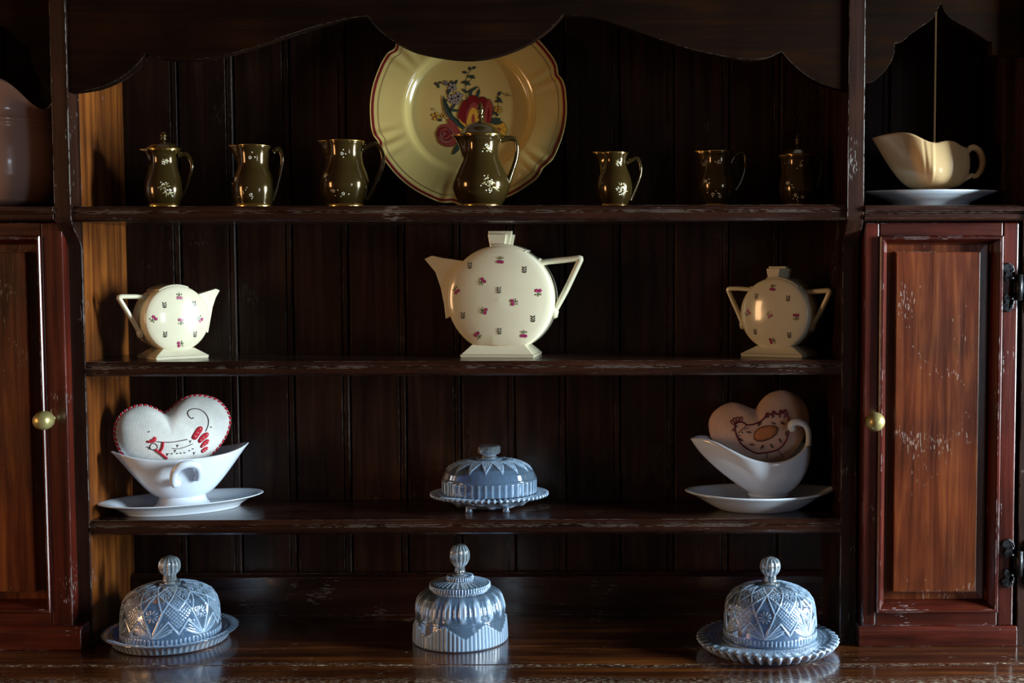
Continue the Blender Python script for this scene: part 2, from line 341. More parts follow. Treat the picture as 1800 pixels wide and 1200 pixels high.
# ---------------------------------------------------------------- side cupboards
def cupboard(side):
    R_ = side > 0
    yd = -.022                                                  # door face
    X = lambda px, py=740, y=yd: P(px, py, y).x
    Z = lambda py, px=1650, y=yd: P(px if R_ else 60, py, y).z
    if R_:
        x0, x1 = XR+.0235, X(1793); d0, d1 = X(1517), X(1786); st = (X(1543), X(1758)); mo = (X(1561), X(1741)); pa = (X(1573), X(1722))
        root = empty('side_cupboard', (.5, 0, ZT), label='reddish wooden side cupboard with orange-brown panel door, right of the shelves', cat='cupboard')
    else:
        d1 = X(118); d0 = d1-.222; x1 = XL-.0235; x0 = x1-.25
        st = (d0+.030, X(81)); mo = (d0+.044, X(69)); pa = (d0+.056, X(51))
        root = empty('side_cupboard', (-.9, 0, ZT), label='dark wooden side cupboard with shadowed panel door, left of the shelves', cat='cupboard')
    ox = -root.location.x
    def pt(b, nm, mat, par=root, **k):
        o = b.build(nm, mat, par, **k)
        if par is root: o.location = (ox, 0, -ZT)
        return o
    zd0, zd1 = Z(1100), Z(391); zs0, zs1 = Z(388), (Z1 if not R_ else Z(360.5, y=-.03))
    # carcass: near-black filler painting the shade of the door gap, sides, niche above
    pt(B().box(x0, x1, .012, .03, ZT, zs0), 'gap_shade_filler', M_gap)
    pt(B().box(x0, x0+.012, .03, YB+.02, ZT, ZTOP), 'side_board', W_back)
    pt(B().box(x1-.012, x1, .03, YB+.02, ZT, ZTOP), 'side_board', W_back)
    yf = -.036
    pr = [(YB, zs1), (YB, zs0), (yf+.004, zs0), (yf, zs0+.003), (yf, zs0+.009), (yf+.003, zs0+.010), (yf+.003, zs0+.012), (yf-.002, zs0+.013), (yf-.002, zs1-.003), (yf+.002, zs1)]
    pt(B().prism(pr, 'x', x0, x1), 'cupboard_top', W_rackh, bev=.0008)
    # back planks of the niche; one joint of the right niche has opened and lets daylight through
    if R_: sm = [x0, X(1563, 250, YB), X(1645, 150, YB), X(1727, 250, YB), x1+.01]
    else: sm = [x0, x0+.09, x0+.175, x1]
    for i in range(len(sm)-1):
        g = .0007 if R_ and i == 1 else 0; g2 = .0007 if R_ and i == 2 else 0
        pt(B().prism(plank_profile(sm[i]+g2, sm[i+1]-g, YB), 'z', zs1-.002, ZTOP), 'back_plank', W_back)
    bx = X(1645, 150, YB)
    bb = B()
    if R_:
        bb.box(x0, bx-.004, YB+.013, YB+.02, zs1, ZTOP).box(bx+.004, x1, YB+.013, YB+.02, zs1, ZTOP)
    else: bb.box(x0, x1, YB+.013, YB+.02, zs1, ZTOP)
    pt(bb, 'leak_stop_board', M_gap)  # added out of sight to block light, left open at the crack
    # bottom moulding
    zm1 = Z(1102, y=-.03); xa, xb = (XR+.0225, x1) if R_ else (x0, XL-.0025)
    ym = -.034 if not R_ else -.026
    pt(B().prism([(-.0015, ZT+.0004), (ym, ZT+.0004), (ym, zm1-.006), (ym+.004, zm1-.001), (ym+.008, zm1), (-.0015, zm1)], 'x', xa, xb), 'bottom_moulding', W_doorh, bev=.001)
    # ogee-cut valance above the niche
    if R_:
        ce = [(1516, 145), (1536, 143), (1553, 128), (1566, 110), (1572, 92), (1572, 77), (1588, 72)] + spline([(1588, 72), (1602, 59), (1622, 45), (1638, 34), (1647, 18), (1653, 7)], 5, False)[1:] + \
            spline([(1653, 7), (1662, 25), (1678, 38), (1700, 50), (1722, 64), (1735, 73)], 5, False)[1:] + [(1742, 74), (1743, 97), (1790, 98), (1800, 98)]
        pv = [(p.x, p.z) for p in (P(a, b, -.02) for a, b in ce)]; pv = [(max(x0+.0005, min(x1, x)), z) for x, z in pv]
    else:
        half = [(103, 168), (96, 164)] + spline([(96, 164), (84, 149), (68, 134), (58, 112), (53, 92), (52, 79)], 4, False)[1:] + spline([(36, 77), (28, 62), (14, 51), (-3, 43), (-20, 30), (-29, 8)], 4, False)
        hv = [(p.x, p.z) for p in (P(a, b, -.02) for a, b in half)]
        cx = hv[-1][0]; pv = [(min(x1-.0005, x), z) for x, z in hv] + [(max(x0, 2*cx-x), z) for x, z in hv[-2::-1]]
    pv = [(pv[0][0], ZTOP)] + pv + [(pv[-1][0], ZTOP)]
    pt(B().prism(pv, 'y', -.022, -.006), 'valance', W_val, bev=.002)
    # door: stiles, rails, mitred mouldings, fielded panel, knob, hinges
    door = pt(B().box(st[0]-.004, st[1]+.004, yd+.017, yd+.021, zd0+.01, zd1-.01), 'door', M_gap)
    zq = (Z(1076), Z(415)); zm = (Z(1057), Z(430)); zp = (Z(1042), Z(442))
    for a, b in ((d0, st[0]-.0002), (st[1]+.0002, d1)):
        B().box(a, b, yd, yd+.022, zd0, zd1).build('stile', W_doorv, door, bev=.0022)
    for a, b in ((zd0, zq[0]), (zq[1], zd1)):
        B().box(st[0]+.0002, st[1]-.0002, yd+.0004, yd+.022, a, b).build('rail', W_doorh, door, bev=.0014)
    mp_ = [(0, .003), (0, -.0035), (.12, -.005), (.34, -.005), (.42, -.0025), (.80, .006), (.92, .015), (1, .017)]
    O = [(st[0], zq[0]), (st[1], zq[0]), (st[1], zq[1]), (st[0], zq[1])]; I = [(mo[0], zm[0]), (mo[1], zm[0]), (mo[1], zm[1]), (mo[0], zm[1])]
    for k in range(4):
        g = [[(O[c][0]+(I[c][0]-O[c][0])*t, yd+dy, O[c][1]+(I[c][1]-O[c][1])*t) for t, dy in mp_] for c in (k, (k+1) % 4)]
        B().grid(g).build('moulding', W_doorv if k % 2 else W_doorh, door, fix=False)
    ins = .006
    vv = []
    for e, y in ((-.014, yd+.0165), (0, yd+.0155), (.0006, yd+.0055), (.002, yd+.005)):
        vv.append([(pa[0]+e, y, zp[0]+e), (pa[1]-e, y, zp[0]+e), (pa[1]-e, y, zp[1]-e), (pa[0]+e, y, zp[1]-e)])
    b = B(); b.grid(vv, False, True); k = len(b.v)-4; b.f.append((k, k+1, k+2, k+3)); b.m.append(0)
    b.build('raised_panel', W_panel, door, fix=True)
    kp = P(1537, 740, yd-.02) if R_ else P(80, 738, yd-.02)
    s = SC(kp)
    kb = B().lathe([(0, -.021), (8*s, -.0205), (14*s, -.016), (16.8*s, -.008), (16*s, .001), (11*s, .007), (6*s, .010), (6*s, .022), (9*s, .0225)], 32)
    k_ = kb.build('knob', M_brass, door, True); k_.rotation_euler = (-PI/2, 0, 0); k_.data.transform(Matrix.Identity(4)); k_.location = kp; k_['label'] = 'round aged brass knob'
    if R_:                                                       # ornate iron butterfly hinges, half on the door, half on the next post
        for yc in (505, 989):
            c = P(1790, yc, yd); s = SC(c)
            half = [(0, -8), (-6, -8), (-13, -14), (-20, -10), (-24, -18), (-20, -26), (-28, -30), (-25, -40), (-14, -44), (-6, -38), (-4, -30)]
            out = [(x*s, z*s) for x, z in half] + [(x*s, -z*s) for x, z in reversed(half)]
            hb = B().prism([(x-.003, z) for x, z in out], 'y', -.0035, -.0002).prism([(-x+.003, z) for x, z in out], 'y', -.0035, -.0002)
            h = hb.build('hinge', M_iron, door, bev=.0012); h.location = c; h['label'] = 'black iron butterfly hinge'
            B_ = B().lathe([(0, -.019), (.0052, -.018), (.0052, .018), (0, .019)], 14)
            for zz in (-30, -18, 18, 30):
                for xx in (-15, 15):
                    B_.lathe([(0, .001), (3.2*s, .0005), (4*s, -.001), (4*s, -.002)], 8, (xx*s, -.004, zz*s))
            kn = B_.build('knuckle', M_iron, door, True); kn.location = c + Vector((0, -.004, 0))
        pt(B().box(x1+.0005, x1+.03, -.022, YB, ZT, zs0), 'lower_post', W_rackv, bev=.0012)
        pt(B().box(x1+.0005, x1+.03, -.040, YB, zs0, ZTOP), 'upper_post', W_rackv, bev=.0012)
    return root, zs1
cupR, ZCR = cupboard(1)
cupL, ZCL = cupboard(-1)
cr = P(1645, 140, .21); area('daylight_behind_crack', (cr.x-.01, .215, cr.z), (cr.x-.01, 0, cr.z), .05, .46, .07, (1.0, .62, .28))

# ---------------------------------------------------------------- decals: flat print laid on a glazed surface
def poly_decal(b, pts, fn, mi, off=.0003):
    vs = [fn(x, z, off) for x, z in pts]; b.add(vs, [tuple(range(len(vs)))], mi)
def disc_decal(b, x, z, r, fn, mi, n=8, off=.0003, sx=1, a0=0):
    poly_decal(b, [(x+r*sx*math.cos(2*PI*k/n)*math.cos(a0)-r*math.sin(2*PI*k/n)*math.sin(a0), z+r*sx*math.cos(2*PI*k/n)*math.sin(a0)+r*math.sin(2*PI*k/n)*math.cos(a0)) for k in range(n)], fn, mi, off)
def stroke_decal(b, pts, wd, fn, mi, off=.0003, taper=False):
    n = len(pts); l = []; r = []
    for i in range(n):
        a = pts[max(0, i-1)]; c = pts[min(n-1, i+1)]; dx, dz = c[0]-a[0], c[1]-a[1]; q = math.hypot(dx, dz) or 1
        ww = wd*.5*(math.sin(PI*min(1, (i+.35)/(n-.3))) if taper else 1)
        l.append((pts[i][0]-dz/q*ww, pts[i][1]+dx/q*ww)); r.append((pts[i][0]+dz/q*ww, pts[i][1]-dx/q*ww))
    vs = [fn(x, z, off) for x, z in l+r]
    b.add(vs, [(i, i+1, n+i+1, n+i) for i in range(n-1)], mi)

# ---------------------------------------------------------------- lustre jugs on the top shelf
def jug(cx, Y, prof, spout, handle, hrad, label, lid=None, motif='dots', top=None, seed=0):
    """prof: (radius, height) in photo pixels above the visible foot line; handle: pixel points."""
    loc = P(cx, 361, Y); loc.z = Z1
    root = empty('lustre_jug', loc, label=label, cat='jug', group='lustre jugs on the top shelf')
    s = SC(loc); zoff = L(cx, 361, loc)[1]                       # height of the visible foot line above the shelf
    pr = [(prof[0][0]*s, 0)] + [(r*s, h*s+zoff) for r, h in prof]
    H = pr[-1][1]; prs = resample(spline(pr, 6, False), 34); hn = H*.60
    n = 72
    def surf(phi, r, z, off=0):
        d = abs(phi-PI)
        t = max(0, (z-hn)/(H-hn)); wgt = math.exp(-(d/.36)**2)*t**1.3
        rr = r+off + spout*s*wgt
        sq = 1 - .42*t*math.exp(-((d-.62)/.30)**2)*(spout/30)*.5
        return (rr*math.cos(phi)*sq, rr*math.sin(phi)*sq, z + .10*spout*s*wgt*t)
    ph = [2*PI*j/n for j in range(n)]
    g = [[surf(p, r, z) for p in ph] for r, z in prs]
    inner = [[surf(p, r-1.6*s, z-(0 if k == 0 else 0)) for p in ph] for k, (r, z) in enumerate(prs[::-1][:16])]
    b = B(); b.grid([[(0, 0, .0002)]*n] + g + inner + [[(0, 0, inner[-1][0][2])]*n], False, True)
    b.build('body', M_lustre, root, True)
    B().tube([surf(p, prs[-1][0]-.8*s, prs[-1][1]) for p in ph], 1.25*s, 6, True).build('gold_rim', M_gold, root, True)
    B().lathe([(pr[0][0]-2*s, .0003), (pr[0][0]+.5*s, .0003), (pr[0][0]+1.2*s, zoff*.5), (pr[0][0]+.9*s, zoff+1.6*s), (pr[0][0]-.6*s, zoff+2.6*s)], 48).build('gold_foot_ring', M_gold, root, True)
    hrad *= 1.25; hp = [L(x, y, loc) for x, y in handle]; hp = spline([(x, 0, z) for x, z in hp], 6, False)
    m = len(hp); rads = [hrad*s*(1.15-.35*math.sin(PI*i/(m-1))) for i in range(m)]
    B().tube(hp, rads, 10, flat=1.5).build('handle', M_lustre, root, True)
    if lid:
        z = H; R = prs[-1][0]
        lr = [(R*1.04, z+.4*s), (R*1.06, z+1.6*s), (R*.98, z+3.2*s), (R*.80, z+(lid*.16+3)*s), (R*.55, z+(lid*.30+3)*s), (R*.22, z+(lid*.38+3)*s), (2.6*s, z+(lid*.42+3)*s), (2.6*s, z+(lid*.50+3)*s)]
        lo = B().lathe([(0, z+.4*s)]+lr+[(0, z+(lid*.50+3)*s)], 40).build('lid', M_lustre, root, True)
        B().lathe([(R*1.045, z+.6*s), (R*1.075, z+1.0*s), (R*1.045, z+1.8*s)], 40).build('gold_lid_edge', M_gold, lo, True)
        fz = z+(lid*.48+3)*s
        B().lathe([(0, fz), (3*s, fz), (6.2*s, fz+lid*.06*s), (3.2*s, fz+lid*.12*s), (5.4*s, fz+lid*.20*s), (6.0*s, fz+lid*.28*s), (4.0*s, fz+lid*.40*s), (1.6*s, fz+lid*.50*s), (0, fz+lid*.52*s)], 20).build('finial', M_lustre, lo, True)
    # enamelled sprigs on the side we see
    rr = random.Random(seed)
    zz = [q[1] for q in prs]; rr_ = [q[0] for q in prs]
    def onb(x, z, off):
        R = float(np.interp(z, zz, rr_)); phi = -PI/2 + math.asin(max(-.97, min(.97, x/R)))
        q = surf(phi % (2*PI), R, z, off); return q
    d = B()
    def blossom(x, z, r):
        for k in range(5): disc_decal(d, x+r*math.cos(k*1.2566+.3), z+r*math.sin(k*1.2566+.3), r*.52, onb, 0, 6)
    def spray(x, z, r):
        for k in range(13):
            a = rr.uniform(0, 2*PI); q = r*rr.uniform(.3, 1)
            ca, sa = math.cos(a), math.sin(a)
            stroke_decal(d, [(x+ca*q*.35*1.2, z+sa*q*.35), (x+ca*q*.7*1.2+rr.uniform(-1, 1)*s, z+sa*q*.7), (x+ca*q*1.2, z+sa*q)], 1.1*s, onb, 1, taper=True)
        for k in range(5): disc_decal(d, x+rr.uniform(-1, 1)*r*.8, z+rr.uniform(-1, 1)*r*.8, 1.2*s, onb, 0, 6)
    Rb = max(rr_)
    if motif == 'dots':
        for x, f in ((-.25, .24), (.12, .20), (.05, .80), (-.62, .47)):
            blossom(x*Rb, H*f, 2.0*s)
            for k in range(3): disc_decal(d, x*Rb+rr.uniform(-9, 9)*s, H*f+rr.uniform(-9, 9)*s, 1.1*s, onb, 0, 6)
    else:
        for x, f, r in ((.30, .36, 10), (.45, .27, 9), (.25, .80, 7)): spray(x*Rb, H*f, r*s*Rb/(36*s))
    tag(d.build('enamel_flowers', [M_enamel, M_sprig], root), kind='stuff')
    return root
hd = lambda *p: list(p)
jug(290, .045, [(28, 2), (32, 12), (34.5, 28), (31, 46), (25, 62), (22.5, 74), (24, 86), (30, 96)], 13, hd((316, 273), (328, 272), (336, 283), (338, 296), (334, 312), (326, 336), (318, 350)), 3.6,
    'small olive lustre jug with lid and finial, first from left on top shelf', lid=30, motif='spray', seed=1)
jug(447, .045, [(34, 2), (36, 12), (38, 30), (34, 50), (28, 64), (26.5, 76), (28.5, 92), (32, 103)], 12, hd((482, 268), (490, 262), (496, 275), (496, 292), (491, 315), (484, 340), (479, 352)), 3.8,
    'open olive lustre jug with white dotted flowers, second from left on top shelf', motif='dots', seed=2)
jug(607, .045, [(34, 2), (39, 14), (44, 34), (41, 52), (34, 70), (31, 86), (32.5, 100), (35, 111)], 13, hd((638, 262), (650, 256), (663, 255), (672, 270), (672, 288), (664, 312), (654, 336), (645, 350)), 4.0,
    'large open olive lustre jug beside the left rim of the round plate', motif='dots', seed=3)
jug(846, .025, [(36, 2), (42, 10), (50, 30), (49, 46), (41, 66), (33, 84), (31, 98), (33, 112), (38, 121)], 13, hd((880, 246), (893, 243), (905, 245), (909, 260), (907, 280), (899, 305), (892, 325), (884, 345)), 4.2,
    'tallest olive lustre jug with domed lid, standing before the round plate', lid=56, motif='spray', seed=4)
jug(1080, .045, [(24, 2), (29, 14), (32, 30), (29, 48), (23, 64), (20.5, 76), (22, 84), (24.5, 91)], 14, hd((1101, 286), (1110, 281), (1121, 279), (1126, 294), (1125, 308), (1117, 330), (1107, 352)), 3.2,
    'small open olive lustre jug, first jug right of the round plate', motif='spray', seed=5)
jug(1259, .085, [(24, 2), (28, 12), (33, 32), (31, 48), (27, 62), (25.5, 74), (26.5, 84), (29, 93)], 11, hd((1284, 288), (1290, 276), (1300, 270), (1308, 270), (1310, 285), (1308, 300), (1302, 318), (1292, 335)), 2.6,
    'dim open lustre jug with dotted flowers, second from right on top shelf', motif='dots', seed=6)
jug(1402, .085, [(26, 2), (30, 12), (33.5, 28), (31.5, 44), (28.5, 58), (26.5, 70), (27.5, 80), (29.5, 86)], 6, hd((1421, 298), (1427, 287), (1436, 282), (1443, 284), (1443, 300), (1439, 318), (1431, 338)), 2.6,
    'shadowed lustre jug with tall finial lid, rightmost on top shelf', lid=34, motif='dots', seed=7)

# ---------------------------------------------------------------- round plate with painted bouquet
lean = math.radians(7)
pl = P(826, 203, .136)
ps = SC(pl); R0 = 171*ps
zc_ = L(826, 203, pl, 0, lean)[1]
notch = [math.radians(a) for a in (21, -39, -99, 201-360, 141, 81)]
def dnotch(a): return min(abs((a-k+PI) % (2*PI)-PI) for k in notch)
def plateR(a):
    d = dnotch(a); return 1 - .022*math.exp(-(d/.055)**2) + .006*math.exp(-((d-.15)/.08)**2)
prof = [(0, 0), (.30, 0), (.55, -.0003), (.60, -.0012), (.635, -.006), (.655, -.0105), (.68, -.0125), (.75, -.0145), (.85, -.017), (.95, -.0195), (.985, -.0205), (1, -.0215), (1.004, -.0205), (1, -.019), (.9, -.014), (.7, -.0095), (.62, .0), (.5, .004), (0, .004)]
def plate_pt(a, r, y):
    k = 1 + (plateR(a)-1)*max(0, min(1, (r-.66)/.30))
    fl = 0
    if r > .68 and y < -.010:
        d = dnotch(a); fl = .0018*math.exp(-(d/.16)**2)*math.cos(d*40)*min(1, (r-.68)/.15)
    return (R0*r*k*math.cos(a), y+fl, R0*r*k*math.sin(a))
pp = [(r, y) for r, y in prof]
dense = []
for (r1, y1), (r2, y2) in zip(pp, pp[1:]):
    for k in range(3): dense.append((r1+(r2-r1)*k/3, y1+(y2-y1)*k/3))
dense.append(pp[-1])
na = 288
g = [[plate_pt(2*PI*j/na, r, y) for j in range(na)] for r, y in dense]
plate = B().grid(g, False, True).build('plate', M_plate, None, True, fix=True)
plate.location = pl; plate.rotation_euler = (-lean, 0, 0)
plate.location.z = Z1 + .1495*math.cos(lean)+.0035
tag(plate, 'large round yellow-cream plate painted with a tulip and rose bouquet', 'plate')
def ring(r0, r1, mat, nm, off):
    q = [[tuple(Vector(plate_pt(2*PI*j/na, r, float(np.interp(r, [.85, .95, .985, 1], [-.017, -.0195, -.0205, -.0215])))) + Vector((0, off, 0))) for j in range(na)] for r in (r0, (r0+r1)/2, r1)]
    B().grid(q, False, True).build(nm, mat, plate, True)
ring(.962, .984, M_dred, 'red_rim_line', -.0007); ring(.915, .920, M_goldline, 'fine_inner_line', -.0006)
def Q(x, y): return L(640+x/3.87, 60+y/3.87, plate.location, 0, lean)
lay = [0.0]
def onp(x, z, off): return (x, -.0006-off, z)
bq = B()
MI = dict(dred=0, red2=1, yel=2, green=3, lil=4, ink=5)
def pz(pts, m, sm=True, outline=True, cx=None):
    lay[0] += .000006
    q = [Q(*p) for p in (spline(pts, 4) if sm else pts)]
    cx = sum(a for a, _ in q)/len(q); cz = sum(c for _, c in q)/len(q)
    vs = [onp(cx, cz, lay[0])] + [onp(a, c, lay[0]) for a, c in q]; n = len(q)
    bq.add(vs, [(0, 1+i, 1+(i+1) % n) for i in range(n)], MI[m])
    if outline: stroke_decal(bq, q+[q[0]], .0005, onp, MI['ink'], lay[0]+.000003)
def ln(pts, w=2.5, m='ink', sm=True, taper=False):
    lay[0] += .000004; stroke_decal(bq, [Q(*p) for p in (spline(pts, 4, False) if sm else pts)], w/3.87*ps, onp, MI[m], lay[0], taper)
def leafq(x0, y0, x1, y1, wd, m='green'):
    dx, dy = x1-x0, y1-y0; q = math.hypot(dx, dy); nx, ny = -dy/q*wd, dx/q*wd
    pz([(x0, y0), (x0+dx*.4+nx, y0+dy*.4+ny), (x1, y1), (x0+dx*.4-nx, y0+dy*.4-ny)], m)
def flower(x, y, r, m, cm, n=5, a0=0):
    for k in range(n):
        a = a0+2*PI*k/n; c, s_ = math.cos(a), math.sin(a)
        pz([(x, y), (x+r*.8*c-r*.34*s_, y+r*.8*s_+r*.34*c), (x+r*c, y+r*s_), (x+r*.8*c+r*.34*s_, y+r*.8*s_-r*.34*c)], m)
    pz([(x+r*.22*math.cos(k*PI/3), y+r*.22*math.sin(k*PI/3)) for k in range(6)], cm)
# stems and small blossoms
ln([(700, 470), (692, 400), (690, 350), (703, 280), (735, 232)], 4, 'green'); ln([(690, 350), (740, 295)], 3); ln([(640, 470), (600, 380), (560, 340), (500, 335)], 3)
ln([(870, 560), (905, 500), (915, 455), (905, 425), (925, 392), (952, 412)], 3); ln([(952, 412), (970, 402), (978, 420), (960, 420), (985, 412), (1000, 425)], 2.5)
ln([(470, 520), (455, 512), (465, 505), (490, 520)], 2.5); ln([(560, 580), (545, 550), (530, 510), (540, 505)], 2.5); ln([(700, 400), (760, 358), (785, 375), (780, 430)], 3.5, 'green')
for a in ((735, 235, 762, 222), (720, 245, 715, 222), (700, 262, 668, 258), (705, 285, 758, 300), (705, 292, 750, 282), (695, 320, 662, 335), (690, 330, 725, 345), (690, 350, 715, 318), (700, 400, 668, 372),
          (705, 395, 770, 362), (715, 420, 735, 385), (785, 375, 765, 435), (500, 335, 478, 338), (500, 338, 508, 368), (515, 335, 520, 322), (560, 340, 540, 318), (560, 345, 575, 330), (600, 340, 590, 315), (612, 345, 635, 312),
          (600, 370, 560, 390), (580, 385, 565, 412), (620, 470, 590, 520), (640, 520, 588, 518), (905, 425, 940, 470), (912, 455, 892, 460), (925, 392, 915, 420), (905, 540, 905, 560), (530, 585, 500, 585), (880, 545, 900, 520)):
    leafq(*a, 9)
flower(555, 335, 18, 'lil', 'ink'); flower(600, 362, 30, 'lil', 'ink', 5, .4); flower(596, 440, 32, 'lil', 'ink', 5, .2); flower(640, 425, 34, 'lil', 'ink', 5, .9); flower(625, 460, 24, 'lil', 'yel', 5)
flower(488, 558, 28, 'yel', 'red2', 4, .4); flower(540, 556, 18, 'yel', 'ink', 4, .1); flower(912, 515, 27, 'yel', 'red2', 5, .3); flower(915, 650, 58, 'yel', 'red2', 8)
leafq(865, 600, 945, 600, 18); leafq(870, 585, 930, 578, 14); leafq(655, 745, 605, 820, 16); leafq(640, 750, 655, 690, 14)
# tulip
pz([(640, 560), (655, 500), (680, 450), (704, 470), (702, 540), (690, 600), (705, 645), (672, 610)], 'dred')
pz([(648, 575), (668, 600), (690, 612), (712, 652), (690, 650), (660, 620)], 'yel', outline=False)
pz([(700, 475), (712, 430), (745, 416), (776, 440), (770, 500), (730, 520)], 'dred'); pz([(770, 500), (780, 445), (805, 426), (832, 440), (838, 470), (815, 530)], 'dred')
pz([(850, 440), (828, 485), (820, 560), (828, 625), (856, 605), (872, 540), (876, 490)], 'red2'); pz([(846, 500), (836, 560), (840, 610), (852, 590), (858, 530)], 'dred', outline=False)
pz([(740, 464), (702, 520), (690, 590), (706, 640), (750, 650), (788, 625), (806, 560), (802, 515), (776, 482)], 'red2')
pz([(742, 500), (718, 530), (698, 600), (712, 640), (750, 648), (782, 622), (792, 570), (778, 530)], 'yel', outline=False)
pz([(746, 540), (730, 580), (742, 630), (756, 600)], 'red2', outline=False)
# long leaf, bud, rose
pz([(570, 580), (620, 592), (690, 640), (722, 660), (660, 672), (600, 640)], 'red2'); pz([(640, 630), (690, 650), (715, 662), (665, 668)], 'yel', outline=False)
pz([(538, 415), (548, 470), (590, 545), (650, 612), (715, 658), (690, 660), (620, 612), (565, 545), (540, 480)], 'green')
pz([(500, 680), (515, 630), (560, 612), (610, 625), (642, 665), (640, 720), (600, 765), (545, 758), (510, 730)], 'red2')
for r, a in ((.80, .3), (.60, 1.4), (.40, 2.5), (.22, .5)):
    pz([(552+68*r*math.cos(a+k*2*PI/7)*(1+.12*math.sin(k*2.3)), 680+62*r*math.sin(a+k*2*PI/7)*(1+.12*math.cos(k*1.7))) for k in range(7)], 'dred' if r in (.80, .40) else 'red2')
ln([(505, 690), (530, 720), (560, 735), (600, 720)], 4, 'lil', taper=True); ln([(575, 640), (600, 660), (610, 700)], 4, 'lil', taper=True); ln([(515, 660), (530, 700), (548, 660)], 4, 'lil', taper=True)
bq.build('painted_bouquet', [M_dred, M_red2, M_yel, M_dgreen, M_lil, M_ink], plate)

# ---------------------------------------------------------------- disc-shaped tea set
def rose_sprig(d, x, z, k, fn, a):
    ca, sa = math.cos(a), math.sin(a)
    def r(u, v): return x+(u*ca-v*sa)*k, z+(u*sa+v*ca)*k
    for u, v in ((-3.4, -1.6), (2.6, -3.2)):
        q = r(u, v); disc_decal(d, *q, 3.0*k, fn, 0, 9); disc_decal(d, *q, 1.4*k, fn, 1, 6, .00045)
        for t in range(5): stroke_decal(d, [r(u+2.6*math.cos(t*1.25+.5), v+2.6*math.sin(t*1.25+.5)), r(u+4*math.cos(t*1.25+.5), v+4*math.sin(t*1.25+.5))], .8*k, fn, 3)
    for p in ([(-2, 1), (1, 3), (2, 7)], [(2, 0), (1, 3), (-3, 6)], [(1, 3), (5, 4), (7, 3)]): stroke_decal(d, [r(*q) for q in p], .7*k, fn, 3)
    for u, v in ((2, 6.4), (-3, 5.6), (6, 3.6), (-.5, 4.2)): disc_decal(d, *r(u, v), 1.9*k, fn, 2, 6, sx=.6)
def grey_sprig(d, x, z, k, fn):
    for sx in (-1, 1):
        for v in (4, 0, -4): stroke_decal(d, [(x+sx*.6*k, z+(v-1.5)*k), (x+sx*2.2*k, z+v*k), (x+sx*3.8*k, z+(v+2.4)*k)], 2.0*k, fn, 3, taper=True)
    stroke_decal(d, [(x, z-6*k), (x, z+3*k)], .8*k, fn, 3)
    disc_decal(d, x, z+1*k, 1.2*k, fn, 4, 6, .0004)
